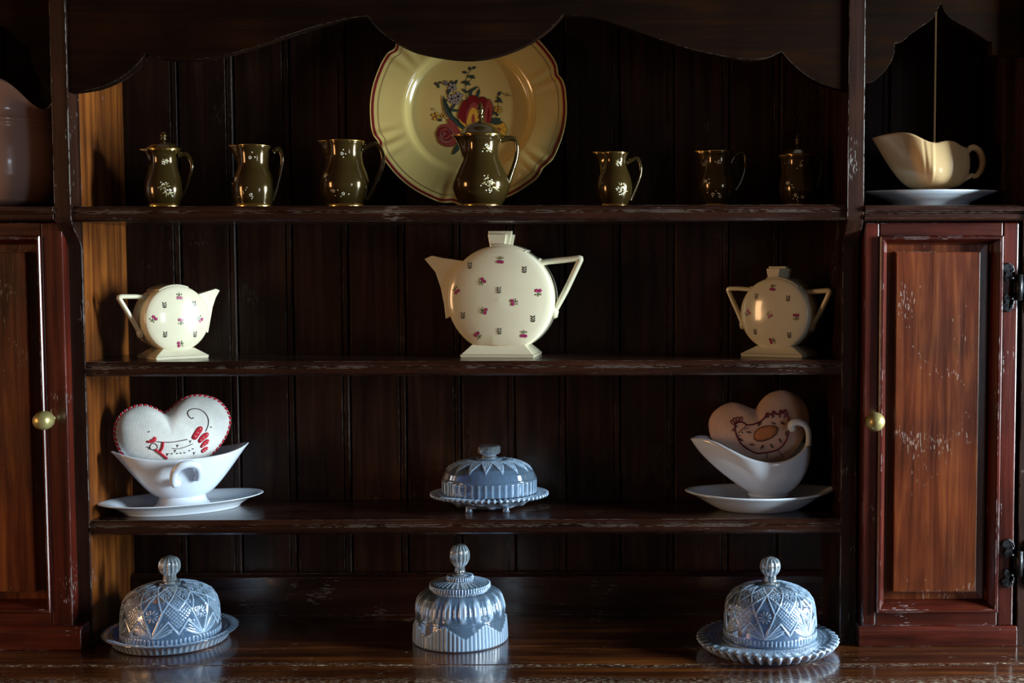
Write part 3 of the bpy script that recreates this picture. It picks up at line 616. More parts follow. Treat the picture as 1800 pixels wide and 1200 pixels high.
def tea_piece(name, label, cat, base, beta, cpx, rpx, t, foot, spout, handles, knob, roses, greys, mscale, lid_a):
    loc = P(base[0], 625, base[1]); loc.z = Z2+.0002
    root = empty(name, loc, (0, 0, beta), label, cat, 'disc-shaped floral tea set on the middle shelf')
    s = SC(loc); ht = t/2
    LL = lambda x, y, off=0: L(x, y, loc, beta, 0, off)
    cxu, czu = LL(*cpx, off=ht*.9); R = rpx*s
    fz = foot[3]*s
    # body: two gently domed faces joined by a cylindrical wall
    rp = [(0, -ht-.0075), (.35*R, -ht-.0066), (.65*R, -ht-.0042), (.85*R, -ht-.0014), (.95*R, -ht+.0008), (.985*R, -ht+.0026), (R, -ht+.0055), (R, ht-.0055), (.985*R, ht-.0026), (.85*R, ht+.0014), (0, ht+.0075)]
    n = 96
    g = [[(cxu+r*math.cos(2*PI*j/n), y, max(fz*.80, czu+r*math.sin(2*PI*j/n))) for j in range(n)] for r, y in rp]
    b = B().grid(g, False, True); body = b.build('body', M_cream, root, True, sharp=40)
    def face(x, z, off):
        r = math.hypot(x-cxu, z-czu); return (x, float(np.interp(r, [q[0] for q in rp[:7]], [q[1] for q in rp[:7]]))-off-.0002, z)
    # foot: sloped rectangular plinth with a lip and a fine line
    w0, w1, dep, hh = foot[0]*s, foot[1]*s, foot[2], foot[3]*s; lip = 5*s
    fx = 0
    def rect(wx, dy, z): return [(fx-wx/2, -dy/2, z), (fx+wx/2, -dy/2, z), (fx+wx/2, dy/2, z), (fx-wx/2, dy/2, z)]
    fb = B().grid([rect(w0*.97, dep*.97, 0), rect(w0, dep, lip*.25), rect(w0, dep, lip*.9), rect(w0*.975, dep*.96, lip*1.2), rect(w1, dep*.62, hh)], False, True)
    k = len(fb.v)-4; fb.f += [(k, k+1, k+2, k+3), (3, 2, 1, 0)]; fb.m += [0, 0]
    ft = fb.build('foot', M_cream, root, bev=.0008)
    q = rect(w0+.0004, dep+.0004, lip*1.0); q2 = rect(w0+.0002, dep+.0002, lip*1.13)
    B().grid([q, q2], False, True).build('fine_line', M_goldline, ft)
    if spout:
        pts, th0, th1 = spout; pu = [LL(*p) for p in pts]; tip = min(pu, key=lambda p: p[0]) if pts[0][0] < cpx[0] else max(pu, key=lambda p: p[0])
        far = max(abs(p[0]-tip[0]) for p in pu)
        pr = [(x, z, (th1+(th0-th1)*abs(x-tip[0])/far)/2) for x, z in pu]; n_ = len(pr)
        sb = B(); m_ = [(sum(p[0] for p in pr)/n_, sum(p[1] for p in pr)/n_)]
        sb.add([(x, -h, z) for x, z, h in pr]+[(x, h, z) for x, z, h in pr], [tuple(range(n_)), tuple(range(2*n_-1, n_-1, -1))]+[(i, i+n_, (i+1) % n_+n_, (i+1) % n_) for i in range(n_)])
        so = sb.build('spout', M_cream, root, bev=.0012, seg=2, fix=True)
        ed = sorted(pu, key=lambda p: p[1])
    for hp, rad in handles:
        pu = [LL(*p) for p in hp]; path = []
        for i in range(len(pu)-1):
            for k in range(8): path.append((pu[i][0]+(pu[i+1][0]-pu[i][0])*k/8, 0, pu[i][1]+(pu[i+1][1]-pu[i][1])*k/8))
        path.append((pu[-1][0], 0, pu[-1][1]))
        for _ in range(2): path = [path[0]]+[tuple((np.array(path[i-1])+2*np.array(path[i])+np.array(path[i+1]))/4) for i in range(1, len(path)-1)]+[path[-1]]
        hb = B().tube(path, rad*s, 10, flat=1.5)
        for e, sc_ in ((path[0], 1.15), (path[-1], 1.45)):
            hb.lathe([(0, -1.5*rad*s*sc_), (.75*rad*s*sc_, -1.2*rad*s*sc_), (1.05*rad*s*sc_, 0), (.8*rad*s*sc_, 1.1*rad*s*sc_), (0, 1.4*rad*s*sc_)], 16, (e[0], 0, e[2]), 1.4)
        hb.build('handle', M_cream, root, True)
    # lid: a raised segment of the wall carrying the stepped fan knob
    a0, a1 = lid_a; aa = [math.radians(a0+(a1-a0)*k/24) for k in range(25)]
    lp = [[(cxu+r*math.cos(a), y, czu+r*math.sin(a)) for r, y in ((R*.97, -ht*.86), (R*1.012, -ht*.86), (R*1.03, -ht*.78), (R*1.03, ht*.78), (R*1.012, ht*.86), (R*.97, ht*.86))] for a in aa]
    lb = B().grid(lp, False, True); m6 = len(lb.v); lb.f += [tuple(range(5, -1, -1)), tuple(range(m6-6, m6))]; lb.m += [0, 0]
    lid = lb.build('lid', M_cream, root, bev=.0006)
    if knob:
        kx, kz0, kz1, kw0, kw1 = knob; u0, z0 = LL(kx, kz0); _, z1 = LL(kx, kz1); kb = B()
        for y0, y1, f, dx, kw in ((-.0165, -.0055, .82, -3, .80), (-.0055, .0055, 1.0, 0, .98), (.0055, .0165, .82, 3, 1.0)):
            zt = z0+(z1-z0)*f; a, c = kw0*s*kw/2, (kw0+(kw1-kw0)*f)*s*kw/2
            kb.prism([(u0-a+dx*s, z0-.003), (u0+a+dx*s, z0-.003), (u0+c+dx*s, zt), (u0-c+dx*s, zt)], 'y', y0, y1)
        kb.build('stepped_knob', M_cream, lid, bev=.0007)
    for i, (x, y) in enumerate(roses):
        d = B(); rose_sprig(d, *LL(x, y, ht+.005), mscale*s, face, [.2, 2.6, .9, 3.4, 5.2, 1.5, 4.1][i % 7]); d.build('rose_sprig', [M_rose, M_mag, M_leaf, M_grey, M_cream], body)
    for x, y in greys:
        d = B(); grey_sprig(d, *LL(x, y, ht+.005), mscale*s, face); d.build('leaf_sprig', [M_rose, M_mag, M_leaf, M_grey, M_cream], body)
    return root
zq = lambda ox, oy, k, l: [(ox+x/k, oy+y/k) for x, y in l]
tea_piece('teapot', 'large cream disc-shaped teapot with rose sprigs and stepped knob, centre of middle shelf', 'teapot', (882, .102), math.radians(-5), (879, 526), 93, .060, (129, 84, .082, 26),
    ([(747, 455), (761, 449), (780, 453), (822, 459), (840, 500), (815, 545), (786, 560), (783, 535), (777, 506), (767, 478)], .036, .010),
    [([(948, 462), (968, 459), (1000, 456), (1022, 453), (1012, 474), (994, 512), (974, 548)], 5.6)], (880, 439, 406, 28, 43),
    zq(740, 390, 4.8, [(668, 325), (520, 500), (292, 580), (990, 590), (785, 675), (535, 750), (475, 955), (865, 950)]),
    zq(740, 390, 4.8, [(408, 368), (873, 403), (660, 575), (350, 790), (945, 818), (662, 922)]), .95, (62, 100))
tea_piece('cream_jug', 'small cream disc-shaped jug with purple sprigs, turned right, at left end of middle shelf', 'jug', (304, .080), math.radians(42), (312, 560), 58, .052, (94, 56, .072, 18),
    ([(385, 510), (377, 507), (345, 516), (325, 530), (335, 570), (362, 585), (366, 565), (371, 540), (377, 523)], .030, .008),
    [([(258, 523), (238, 521), (207, 521), (220, 542), (235, 566), (246, 585)], 4.2)], None,
    zq(180, 480, 6.667, [(905, 275), (610, 535), (1150, 540), (915, 560), (915, 830)]),
    zq(180, 480, 6.667, [(730, 375), (1080, 360), (738, 720), (1090, 718)]), .85, (68, 122))
tea_piece('sugar_bowl', 'small cream disc-shaped pot with two angular handles, right end of middle shelf', 'sugar bowl', (1370, .092), math.radians(-27), (1361, 552), 63, .056, (112, 66, .075, 18), None,
    [([(1322, 509), (1300, 507), (1279, 507), (1288, 528), (1298, 550), (1306, 570)], 4.2), ([(1408, 514), (1435, 512), (1460, 510), (1452, 528), (1440, 552), (1427, 573)], 4.6)], (1368, 489, 468, 22, 33),
    zq(1260, 450, 6.317, [(615, 355), (340, 630), (590, 655), (880, 670), (608, 940)]),
    zq(1260, 450, 6.317, [(437, 448), (790, 470), (422, 840), (800, 878)]), .85, (48, 104))

# ---------------------------------------------------------------- gravy boats and saucers
def bez(p0, p1, p2, p3, t):
    a = 1-t; return tuple(a*a*a*p0[i]+3*a*a*t*p1[i]+3*a*t*t*p2[i]+t**3*p3[i] for i in range(3))
def boat_body(rim, foot, ctrl, zn, nphi=96, nt=26, thick=.0028, ribs=None):
    """rim(phi) -> point; foot(phi) -> (x, y) at the neck; ctrl(phi) -> (k1, h1, k2, h2). Outer and inner skins, joined over a rounded lip."""
    g = []
    for j in range(nt+1):
        t = j/nt; row = []
        for i in range(nphi):
            ph = 2*PI*i/nphi; r = rim(ph); f = foot(ph); k1, h1, k2, h2 = ctrl(ph); H = r[2]-zn
            p = bez((f[0], f[1], zn), (f[0]*k1, f[1]*k1, zn+H*h1), (r[0]*k2[0], r[1]*k2[1], zn+H*h2), r, t)
            if ribs: p = ribs(ph, t, p)
            row.append(p)
        g.append(row)
    cx = sum(q[0] for q in g[0])/nphi
    inner = []
    for j in range(nt, -1, -1):
        row = []
        for i in range(nphi):
            x, y, z = g[j][i]; q = math.hypot(x-cx, y) or 1; f = max(0, 1-thick/q)
            row.append((cx+(x-cx)*f, y*f, z+(thick*.15 if j == nt else 0)+thick*.6*(1-j/nt)))
        inner.append(row)
    b = B(); b.grid(g+inner, False, True); return b, g
def oval_saucer(name, loc, beta, a, b_, h, label, ridge=.6, foot=.62, flat=.70, tipz=.0, mat=M_white, pw=2.0, fold=0, flare=False):
    """oval dish: unglazed foot, flaring wall, broad rolled rim"""
    pr = [(0, .0015), (foot*.94, .0015), (foot*.95, 0), (foot, 0), (foot*1.02, h*.16), (foot*1.06, h*.30), (flat+.10, h*.62), (.95, h*.90), (.99, h*.97), (1, h*1.0), (.985, h*1.06), (.93, h*1.02), (.84, h*.80), (flat+.02, h*.42), (flat-.06, h*.30), (.3, h*.26), (0, h*.26)]
    if flare: pr[3:8] = [(foot, 0), (foot*1.10, h*.08), (foot*1.35, h*.34), (.88, h*.80), (.975, h*.93)]
    ps_ = []
    for (r1, z1), (r2, z2) in zip(pr, pr[1:]):
        for k in range(2): ps_.append((r1+(r2-r1)*k/2, z1+(z2-z1)*k/2))
    ps_.append(pr[-1]); n = 120
    def pt(t, r, z):
        c, s_ = math.cos(t), math.sin(t); e = 2/pw
        x = a*r*math.copysign(abs(c)**e, c); y = b_*r*math.copysign(abs(s_)**e, s_)
        return (x, y, z + (tipz*h*max(0, r-.6)/.4*(abs(c)**3)) + fold*h*max(0, r-.7)*math.exp(-((t if t < PI else t-2*PI)/.22)**2))
    g = [[pt(2*PI*i/n, r, z) for i in range(n)] for r, z in ps_]
    o = B().grid(g, False, True).build(name, mat, None, True, fix=True); o.location = loc; o.rotation_euler = (0, 0, beta)
    return tag(o, label, 'saucer')

# left: white double-lipped boat on its oval saucer, with a stuffed heart in it
bA = math.radians(28)
cA = G(320, 887, Z3); cA.z = Z3; cA.y = .083; cA.x = P(321, 887, .083).x; sA = SC(cA)
oval_saucer('saucer', cA, bA, .121, .066, .0175, 'white oval saucer under the double-lipped boat, left on lowest shelf', foot=.70, flat=.72, tipz=.08)
bz = Z3+.0056
rootA = empty('gravy_boat', (cA.x, cA.y, bz), (0, 0, bA), 'white double-lipped gravy boat holding the red-edged heart cushion', 'gravy boat')
HA = .082
def rimA(p):
    c, s = math.cos(p), math.sin(p)
    x = .1005*math.copysign(abs(c)**.92, c); y = .050*s*abs(s)**.35
    return (x, y, .078+.0125*abs(c)**2.5)
zn = .017
bb, gA = boat_body(rimA, lambda p: (.034*math.cos(p), .026*math.sin(p)), lambda p: (1.50-.1*abs(math.sin(p)), .04, (.75+.19*abs(math.sin(p)), 1.0), .62+.10*abs(math.sin(p))), zn)
bb.build('bowl', M_white, rootA, True)
B().lathe([(0, .002), (.036, .0), (.041, .0), (.0415, .003), (.037, .008), (.0345, .013), (.0338, zn+.001), (0, zn+.002)], 64, sy=.80).build('foot', M_white, rootA, True)
hp = spline([(-.014, -.044, .046), (-.0185, -.052, .042), (-.0215, -.058, .050), (-.0195, -.064, .064), (-.010, -.069, .0725), (.004, -.068, .0735), (.0135, -.061, .066), (.016, -.053, .054), (.014, -.046, .047)], 6, False)
m = len(hp); B().tube(hp, [.0062-.0016*abs(i/m-.5)*2 for i in range(m)], 12).lathe([(0, -.0075), (.006, -.005), (.0078, 0), (.006, .005), (0, .0075)], 16, (-.0165, -.050, .044)).build('scroll_handle', M_white, rootA, True)

# right: white boat with one spout
bBt = math.radians(3)
cB = P(1335, 886, .074); cB.z = Z3; sB = SC(cB)
oval_saucer('saucer', cB, bBt, .1135, .070, .027, 'white boat-shaped saucer in shade, right end of lowest shelf', foot=.50, flat=.58, tipz=.12, pw=1.85, fold=.30, flare=True)
cB2 = P(1348, 880, .080)
rootB = empty('gravy_boat', (cB2.x, cB2.y, Z3+.0072), (0, 0, bBt), 'white single-spout gravy boat holding the cushion stitched with a hen', 'gravy boat')
LB = lambda x, y: L(1190+x/5, 680+y/5, rootB.location, bBt)
rimpx = [(118, 452), (200, 440), (300, 460), (400, 505), (560, 575), (700, 612), (800, 622), (900, 612), (1000, 580), (1080, 535), (1130, 500), (1172, 520)]
ru = [LB(*p) for p in rimpx]; ru = spline(ru, 6, False); rx = [q[0] for q in ru]; rz = [q[1] for q in ru]
x0_, x1_ = rx[0], rx[-1]; xc_, xa_ = (x0_+x1_)/2, (x1_-x0_)/2
def rimB(p):
    c, s = math.cos(p), math.sin(p); x = xc_+xa_*c
    y = .052*s*(abs(s)**.25 if c < 0 else 1)*(1-.38*max(0, -c)**1.5)
    return (x, y, float(np.interp(x, rx, rz)))
znB = .017; fB = LB(800, 905)[0]
bb, _ = boat_body(rimB, lambda p: (fB+.029*math.cos(p), .027*math.sin(p)), lambda p: (1.22+.10*math.cos(p), .05, (.93+.12*math.cos(p), 1.06), .45-.05*math.cos(p)), znB)
bb.build('bowl', M_white, rootB, True)
B().lathe([(0, .001), (.029, 0), (.0305, .001), (.0305, .003), (.0285, .008), (.0285, .0125), (.0305, .0135), (.0305, .0165), (.029, .018), (0, .019)], 56, (fB, 0, 0), .93).build('foot', M_white, rootB, True)
hp = spline([(x, -.030*max(0, (z-LB(1150, 500)[1])/.05)**.7, z) for x, z in (LB(*p) for p in ((1128, 570), (1148, 530), (1150, 470), (1135, 380), (1100, 318), (1040, 292), (990, 300), (978, 330), (992, 352)))], 6, False)
m = len(hp); B().tube(hp, [(6.6-2.2*math.sin(PI*min(1, i/m*1.1))*.6)*sB for i in range(m)], 10, flat=1.3).build('handle', M_white, rootB, True)

# cream boat and saucer on the right-hand cupboard
cC = P(1636, 356, .045); cC.z = ZCR
oval_saucer('saucer', cC, 0, .0985, .068, .0215, 'white saucer with creamy rim on top of the right cupboard', foot=.55, flat=.62, tipz=.05)
cC2 = P(1640, 335, .045)
rootC = empty('gravy_boat', (cC2.x, cC2.y, ZCR+.0062), (0, 0, 0), 'warm cream gravy boat with ribbed side, on top of the right cupboard', 'gravy boat')
LC = lambda x, y: L(1500+x/6, 200+y/6, rootC.location)
rp_ = [(195, 258), (250, 243), (340, 228), (440, 222), (540, 240), (640, 290), (720, 325), (800, 335), (860, 322), (920, 312), (1000, 318), (1080, 355), (1160, 372), (1205, 378)]
ru = [LC(*p) for p in rp_]; ru = spline(ru, 6, False); rxC = [q[0] for q in ru]; rzC = [q[1] for q in ru]
xcC, xaC = (rxC[0]+rxC[-1])/2, (rxC[-1]-rxC[0])/2
botz = LC(830, 790)[1]; fC = LC(830, 780)[0]
def rimC(p):
    c, s = math.cos(p), math.sin(p); x = xcC+xaC*c
    y = .044*s*(abs(s)**.3 if c < 0 else 1)*(1-.35*max(0, -c)**1.5)
    return (x, y, float(np.interp(x, rxC, rzC)))
ribx = [LC(660, 500)[0], LC(755, 500)[0], LC(1150, 500)[0]]
def ribsC(ph, t, p):
    k = 0
    for rx0, sg in zip(ribx, (-1, 1, 1)):
        xr = rx0 + (.010*(1-t) if sg < 0 else (0 if rx0 < ribx[2] else -.022*(1-t)**2)); k += sg*.0008*math.exp(-((p[0]-xr)/.0022)**2)
    q = math.hypot(p[0]-fC, p[1]) or 1
    return (p[0], p[1]*(1+k/max(.01, abs(p[1])+.01)), p[2])
fw = LC(1050, 780)[0]-fC
bb, _ = boat_body(rimC, lambda p: (fC+fw*.80*math.cos(p), .026*math.sin(p)), lambda p: (2.0+.10*math.cos(p), .04, (.96+.22*math.cos(p), 1.18), .46-.02*math.cos(p)), max(.002, botz), 320, 36, ribs=ribsC)
bb.build('bowl', M_boatcream, rootC, True)
B().lathe([(0, 0), (fw*.80, 0), (fw*.84, .002), (fw*.80, max(.003, botz+.001)), (0, max(.0035, botz+.002))], 48, (fC, 0, 0), .85).build('foot', M_boatcream, rootC, True)
hp = spline([(x, 0, z) for x, z in (LC(*p) for p in ((1195, 440), (1200, 405), (1225, 370), (1265, 355), (1320, 385), (1355, 450), (1362, 520), (1340, 600), (1290, 655), (1240, 650), (1215, 668), (1170, 690), (1110, 735), (1065, 752)))], 6, False)
m = len(hp); B().tube(hp, [(4.2+1.6*math.sin(PI*min(1, i/m*1.5)))*SC(cC) for i in range(m)], 10, flat=1.3).build('handle', M_boatcream, rootC, True)

# ---------------------------------------------------------------- stuffed heart cushions
class Heart:
    def __init__(s, name, label, mat, loc, beta, leanv, ox, oy, k, pts, ctr, T):
        s.loc = Vector(loc); s.b = beta; s.l = leanv; s.ox, s.oy, s.k = ox, oy, k
        s.o = empty(name, loc, (-leanv, 0, beta), label, 'cushion', 'stuffed heart cushions')
        out = resample([s.q(*p) for p in spline(pts, 6)]+[s.q(*pts[0])], 161)[:-1]
        s.c = s.q(*ctr); s.out = out; s.T = T
        s.ang = np.unwrap(np.arctan2(out[:, 1]-s.c[1], out[:, 0]-s.c[0])); s.R = np.hypot(out[:, 0]-s.c[0], out[:, 1]-s.c[1])
        order = np.argsort(s.ang % (2*PI)); s.sa = (s.ang % (2*PI))[order]; s.sr = s.R[order]
        ss = [0, .15, .3, .45, .58, .70, .80, .88, .94, .98, 1.0]
        g = []
        for sg in (-1, 1):
            rows = [[(s.c[0]+math.cos(a)*R*f, sg*s.h(f), s.c[1]+math.sin(a)*R*f) for a, R in zip(s.ang, s.R)] for f in ss]
            g += rows if sg < 0 else rows[::-1][1:]
        s.body = B().grid(g, False, True).build('cushion_cover', mat, s.o, True, fix=True)
        s.d = B()
    def h(s, f): return s.T*max(0, 1-f**2.3)**.62
    def q(s, x, y): return L(s.ox+x/s.k, s.oy+y/s.k, s.loc, s.b, s.l)
    def on(s, x, y, lift=.0004):
        u, z = s.q(x, y); a = math.atan2(z-s.c[1], u-s.c[0]) % (2*PI); R = np.interp(a, s.sa, s.sr, period=2*PI)
        return (u, -s.h(min(1, math.hypot(u-s.c[0], z-s.c[1])/R))-lift, z)
    def thread(s, pts, r=.0007, mi=0, sm=True):
        pts = spline(pts, 5, False) if sm else pts; s.d.tube([s.on(*p) for p in pts], r, 6, mi=mi)
    def patch(s, pts, mi, nm=None, mat=None, lift=.0008):
        out = spline(pts, 4); cx = sum(p[0] for p in out)/len(out); cy = sum(p[1] for p in out)/len(out); b = B() if nm else s.d
        g = [[s.on(cx+(x-cx)*f, cy+(y-cy)*f, li) for x, y in out] for f, li in ((1, -.0004), (.99, lift), (.5, lift+.0002), (.02, lift+.0002))]
        b.grid(g, False, True, mi if not nm else 0)
        if nm: return b.build(nm, mat, s.o, True)
ptsA = [(650, 228), (695, 196), (770, 130), (850, 88), (930, 75), (1020, 85), (1110, 120), (1180, 190), (1215, 270), (1210, 350), (1180, 430), (1120, 520), (1000, 650), (860, 760), (760, 815), (680, 820), (560, 770), (420, 680), (300, 605), (238, 520), (212, 420), (220, 330), (260, 250), (330, 195), (410, 165), (490, 165), (570, 195), (615, 222)]
locA = P(320, 790, .084)
hA = Heart('heart_cushion', 'white linen heart cushion with red plaited edge and long-tailed hen, in the left boat', M_linen, locA, bA, math.radians(6), 160, 680, 5, ptsA, (690, 440), .027)
n_ = len(hA.out)
for sg, mt, nm in ((0, M_felt, 'red_edge_cord'), (PI, M_thrw, 'white_edge_cord')):
    cp = []
    dl = resample(np.vstack([hA.out, hA.out[:1]]), 1401)[:-1]
    for i, (x, z) in enumerate(dl):
        d = np.array([x, z])-np.array(hA.c); d = d/np.linalg.norm(d); a = i/1400*2*PI*62+sg; rr_ = .0013 if sg == 0 else .0017
        cp.append((x+d[0]*(rr_*math.cos(a)), rr_*math.sin(a), z+d[1]*rr_*math.cos(a)))
    B().tube(cp, .0018 if sg == 0 else .0006, 6, True).build(nm, mt, hA.o, True)
T_ = hA.thread
T_([(880, 268), (865, 278), (842, 262), (828, 232), (840, 208), (870, 194), (910, 192), (950, 205), (985, 232), (1008, 275), (1010, 320), (1000, 355), (985, 388)], .0006)
T_([(560, 478), (620, 482), (700, 480), (770, 468), (822, 458)], .0007); T_([(690, 536), (740, 540), (800, 525), (870, 497)], .0005)
T_([(500, 515), (520, 492), (555, 505), (562, 535), (535, 548), (505, 540), (500, 515)], .0005); T_([(470, 522), (488, 528), (495, 545)], .0005)
T_([(610, 478), (608, 520), (598, 545), (585, 565)], .0018, 1); T_([(545, 545), (590, 578), (650, 625)], .0018, 1)
for x, y in ((650, 590), (735, 515), (848, 478), (885, 580), (715, 560)):
    T_([(x-9, y-10), (x, y)], .0005, 0, False); T_([(x+9, y-12), (x, y), (x-2, y+12)], .0005, 0, False)
for x, y in ((690, 582), (735, 580), (765, 578), (800, 575), (843, 556), (873, 541), (1033, 352), (490, 392)): T_([(x-5, y), (x+5, y-1)], .0009, 0, False)
hA.d.build('embroidery', [M_thr, M_felt], hA.o, True)
for k, pts in enumerate(([(860, 445), (880, 400), (915, 352), (950, 346), (958, 372), (930, 420), (895, 462)], [(917, 470), (945, 425), (985, 398), (1012, 404), (1008, 432), (970, 465), (935, 490)],
                         [(940, 520), (965, 480), (1000, 456), (1020, 466), (1010, 495), (975, 520), (952, 533)], [(948, 560), (970, 535), (1000, 522), (1015, 535), (1000, 558), (965, 577)])):
    f_ = hA.patch(pts, 0, 'felt_tail_feather', M_felt)
    d2 = B(); x0, y0 = (pts[0][0]+pts[-1][0])/2, (pts[0][1]+pts[-1][1])/2; x1, y1 = pts[3]
    for t in (.2, .5, .82):
        c = Vector(hA.on(x0+(x1-x0)*t, y0+(y1-y0)*t, .0011)); d2.lathe([(0, -.0006), (.0011, -.0003), (.0011, .0003), (0, .0006)], 8, c)
    d2.build('white_stitches', M_thrw, f_)
hA.patch([(468, 470), (500, 480), (503, 458), (520, 452), (535, 435), (550, 440), (548, 475), (520, 488), (480, 488)], 0, 'felt_comb', M_felt)

ptsB = [(690, 187), (735, 122), (800, 62), (880, 32), (950, 28), (1030, 55), (1100, 110), (1145, 180), (1163, 270), (1150, 360), (1110, 460), (1020, 580), (900, 690), (760, 745), (640, 715), (500, 640), (380, 540), (300, 440), (278, 340), (290, 270), (330, 210), (400, 160), (480, 135), (560, 145), (640, 178)]
locB = P(1345, 790, .092)
hB = Heart('heart_cushion', 'natural linen heart cushion with burgundy stitched hen, in the right boat', M_linen2, locB, math.radians(2), math.radians(7), 1190, 680, 5, ptsB, (715, 400), .027)
T_ = hB.thread
T_([(590, 332), (560, 312), (525, 308), (498, 325), (490, 360), (498, 400), (515, 445), (550, 500), (610, 545), (680, 578), (740, 575), (800, 565), (860, 548), (910, 510), (945, 450), (960, 390), (958, 320), (955, 270), (945, 235), (930, 200), (905, 232), (890, 205), (870, 240), (845, 235), (825, 212), (805, 245), (770, 230), (750, 268), (700, 308), (640, 330), (590, 334)], .0012, 1)
T_([(490, 362), (462, 380), (492, 385)], .0010, 1, False)
for x, y, a in ((472, 310, -.6), (490, 292, -.4), (515, 285, 0), (543, 284, .3)):
    T_([(x+14*math.cos(t)*.8*math.cos(a)-22*math.sin(t)*math.sin(a), y+14*math.cos(t)*.8*math.sin(a)+22*math.sin(t)*math.cos(a)) for t in np.linspace(0, 2*PI, 9)], .0007, 1)
for x in (775, 820, 880, 925): T_([(x, 225), (x-8, 272)], .0006, 1, False); T_([(x+12, 228), (x+4, 270)], .0006, 1, False)
hB.patch([(655, 450), (660, 405), (700, 362), (770, 342), (840, 345), (862, 368), (845, 410), (800, 445), (740, 465), (690, 470)], 0, 'tan_wing_patch', M_tan)
ov = [(655, 455), (658, 405), (700, 360), (770, 340), (842, 343), (864, 368), (847, 412), (800, 448), (740, 470), (690, 474), (655, 455)]
T_(ov, .0006, 0)
so = spline(ov[:-1], 3)
for i in range(0, len(so)):
    x, y = so[i]; T_([(x, y), (x+(760-x)*.16, y+(405-y)*.22)], .0006, 0, False)
T_([(590, 335), (560, 365), (518, 402)], .0005, 0); T_([(772, 578), (773, 628)], .0005, 0); T_([(862, 550), (930, 618)], .0005, 0)
for x, y, a in ((610, 395, .1), (545, 460, .6), (640, 503, .1), (725, 525, 2.2), (810, 515, .9), (885, 470, 1.1), (825, 318, .3), (905, 318, .5), (705, 325, 2.3), (937, 405, 1.6)):
    c, s = math.cos(a)*22, math.sin(a)*22
    T_([(x-c, y-s), (x-s*.3, y+c*.3), (x+c, y+s)], .0006, 0); T_([(x-c, y-s), (x+s*.3, y-c*.3), (x+c*.6, y+s*.6)], .0006, 0)
for x, y in ((508, 348), (525, 425), (552, 398), (580, 370), (600, 358)): T_([(x-4, y), (x+4, y)], .0012, 0, False)
hB.d.build('embroidery', [M_thr, M_thr2], hB.o, True)

# ---------------------------------------------------------------- pink planter in the left niche
cD = P(-2, 352, .070); cD.z = ZCL; sD = SC(cD)
zoD = L(-2, 352, cD)[1]
prD = [(78, -4), (82, 2), (90, 14), (97, 36), (100, 62), (100, 90), (97, 112), (94, 124), (97, 127), (97.5, 129), (95, 131), (97, 134), (97, 136), (93, 139), (92, 150), (96, 168), (102, 190)]
prs = resample(prD, 60)
n = 128; g = []
for r, z in prs:
    t = max(0, (z-150)/40)
    g.append([(r*sD*math.cos(2*PI*j/n), r*sD*math.sin(2*PI*j/n), max(0, z*sD+zoD + t*(24*math.cos(4*(2*PI*j/n+PI/2-.454))-14)*sD*.95)) for j in range(n)])
inn = [[(x*.965, y*.965, z) for x, y, z in r] for r in g[::-1][:40]]
planter = empty('planter', cD, label='pinkish scalloped china planter half hidden behind the left post', cat='planter')
B().grid([[(0, 0, .0005)]*n]+g+inn+[[(0, 0, inn[-1][0][2])]*n], False, True).build('bowl', M_pink, planter, True)

# ---------------------------------------------------------------- pressed glass
def seg_d(X, Y, a, b):
    ax, ay = a; bx, by = b; dx, dy = bx-ax, by-ay; t = np.clip(((X-ax)*dx+(Y-ay)*dy)/(dx*dx+dy*dy), 0, 1)
    return np.hypot(X-ax-t*dx, Y-ay-t*dy)
def rg(d, w_): return np.exp(-(d/w_)**2)
def starf(X, Y, cx, cy, n, R, w_=.5):
    r = np.hypot(X-cx, Y-cy); a = np.arctan2(Y-cy, X-cx)
    return np.clip(np.cos(n*a), 0, 1)**.7*np.clip((R-r)/(R*.15), 0, 1)*np.clip((r-R*.14)/(R*.1), 0, 1)
def relief_lathe(prof, n, m, disp, thick, sy=1, solid=False):
    p = resample(prof, m); t = np.gradient(p, axis=0); nr = np.c_[t[:, 1], -t[:, 0]]; nr /= np.linalg.norm(nr, axis=1)[:, None]+1e-9
    s_ = np.r_[0, np.cumsum(np.hypot(*np.diff(p, axis=0).T))]
    PH, S = np.meshgrid(np.linspace(0, 2*PI, n, endpoint=False), s_); Rr = np.repeat(p[:, :1], n, 1); Zz = np.repeat(p[:, 1:], n, 1)
    dd = disp(PH, S, Rr, Zz) if disp else np.zeros_like(S)
    cut = np.clip(dd/.0013, 0, 1)**1.5
    r = np.maximum(Rr+nr[:, :1]*dd*np.clip(Rr/.006, 0, 1), 0); z = Zz+nr[:, 1:]*dd
    g = np.stack([r*np.cos(PH), r*np.sin(PH)*sy, z], -1); rows = [list(map(tuple, q)) for q in g]
    if not solid:
        k = p[:-1]-nr[:-1]*thick; k = k[k[:, 0] > .001]; k = k[::-1]; k = resample(np.vstack([[0, k[0, 1]], k]), 26)
        ph = PH[0]; k[:, 1] = np.maximum(k[:, 1], p[0, 1])
        rows = [[(r*math.cos(a), r*math.sin(a)*sy, z) for a in ph] for r, z in k] + rows
        cut = np.vstack([np.zeros((len(k), n)), cut])
    b = B().grid(rows, False, True); b.cut = cut.ravel().astype(np.float32); return b
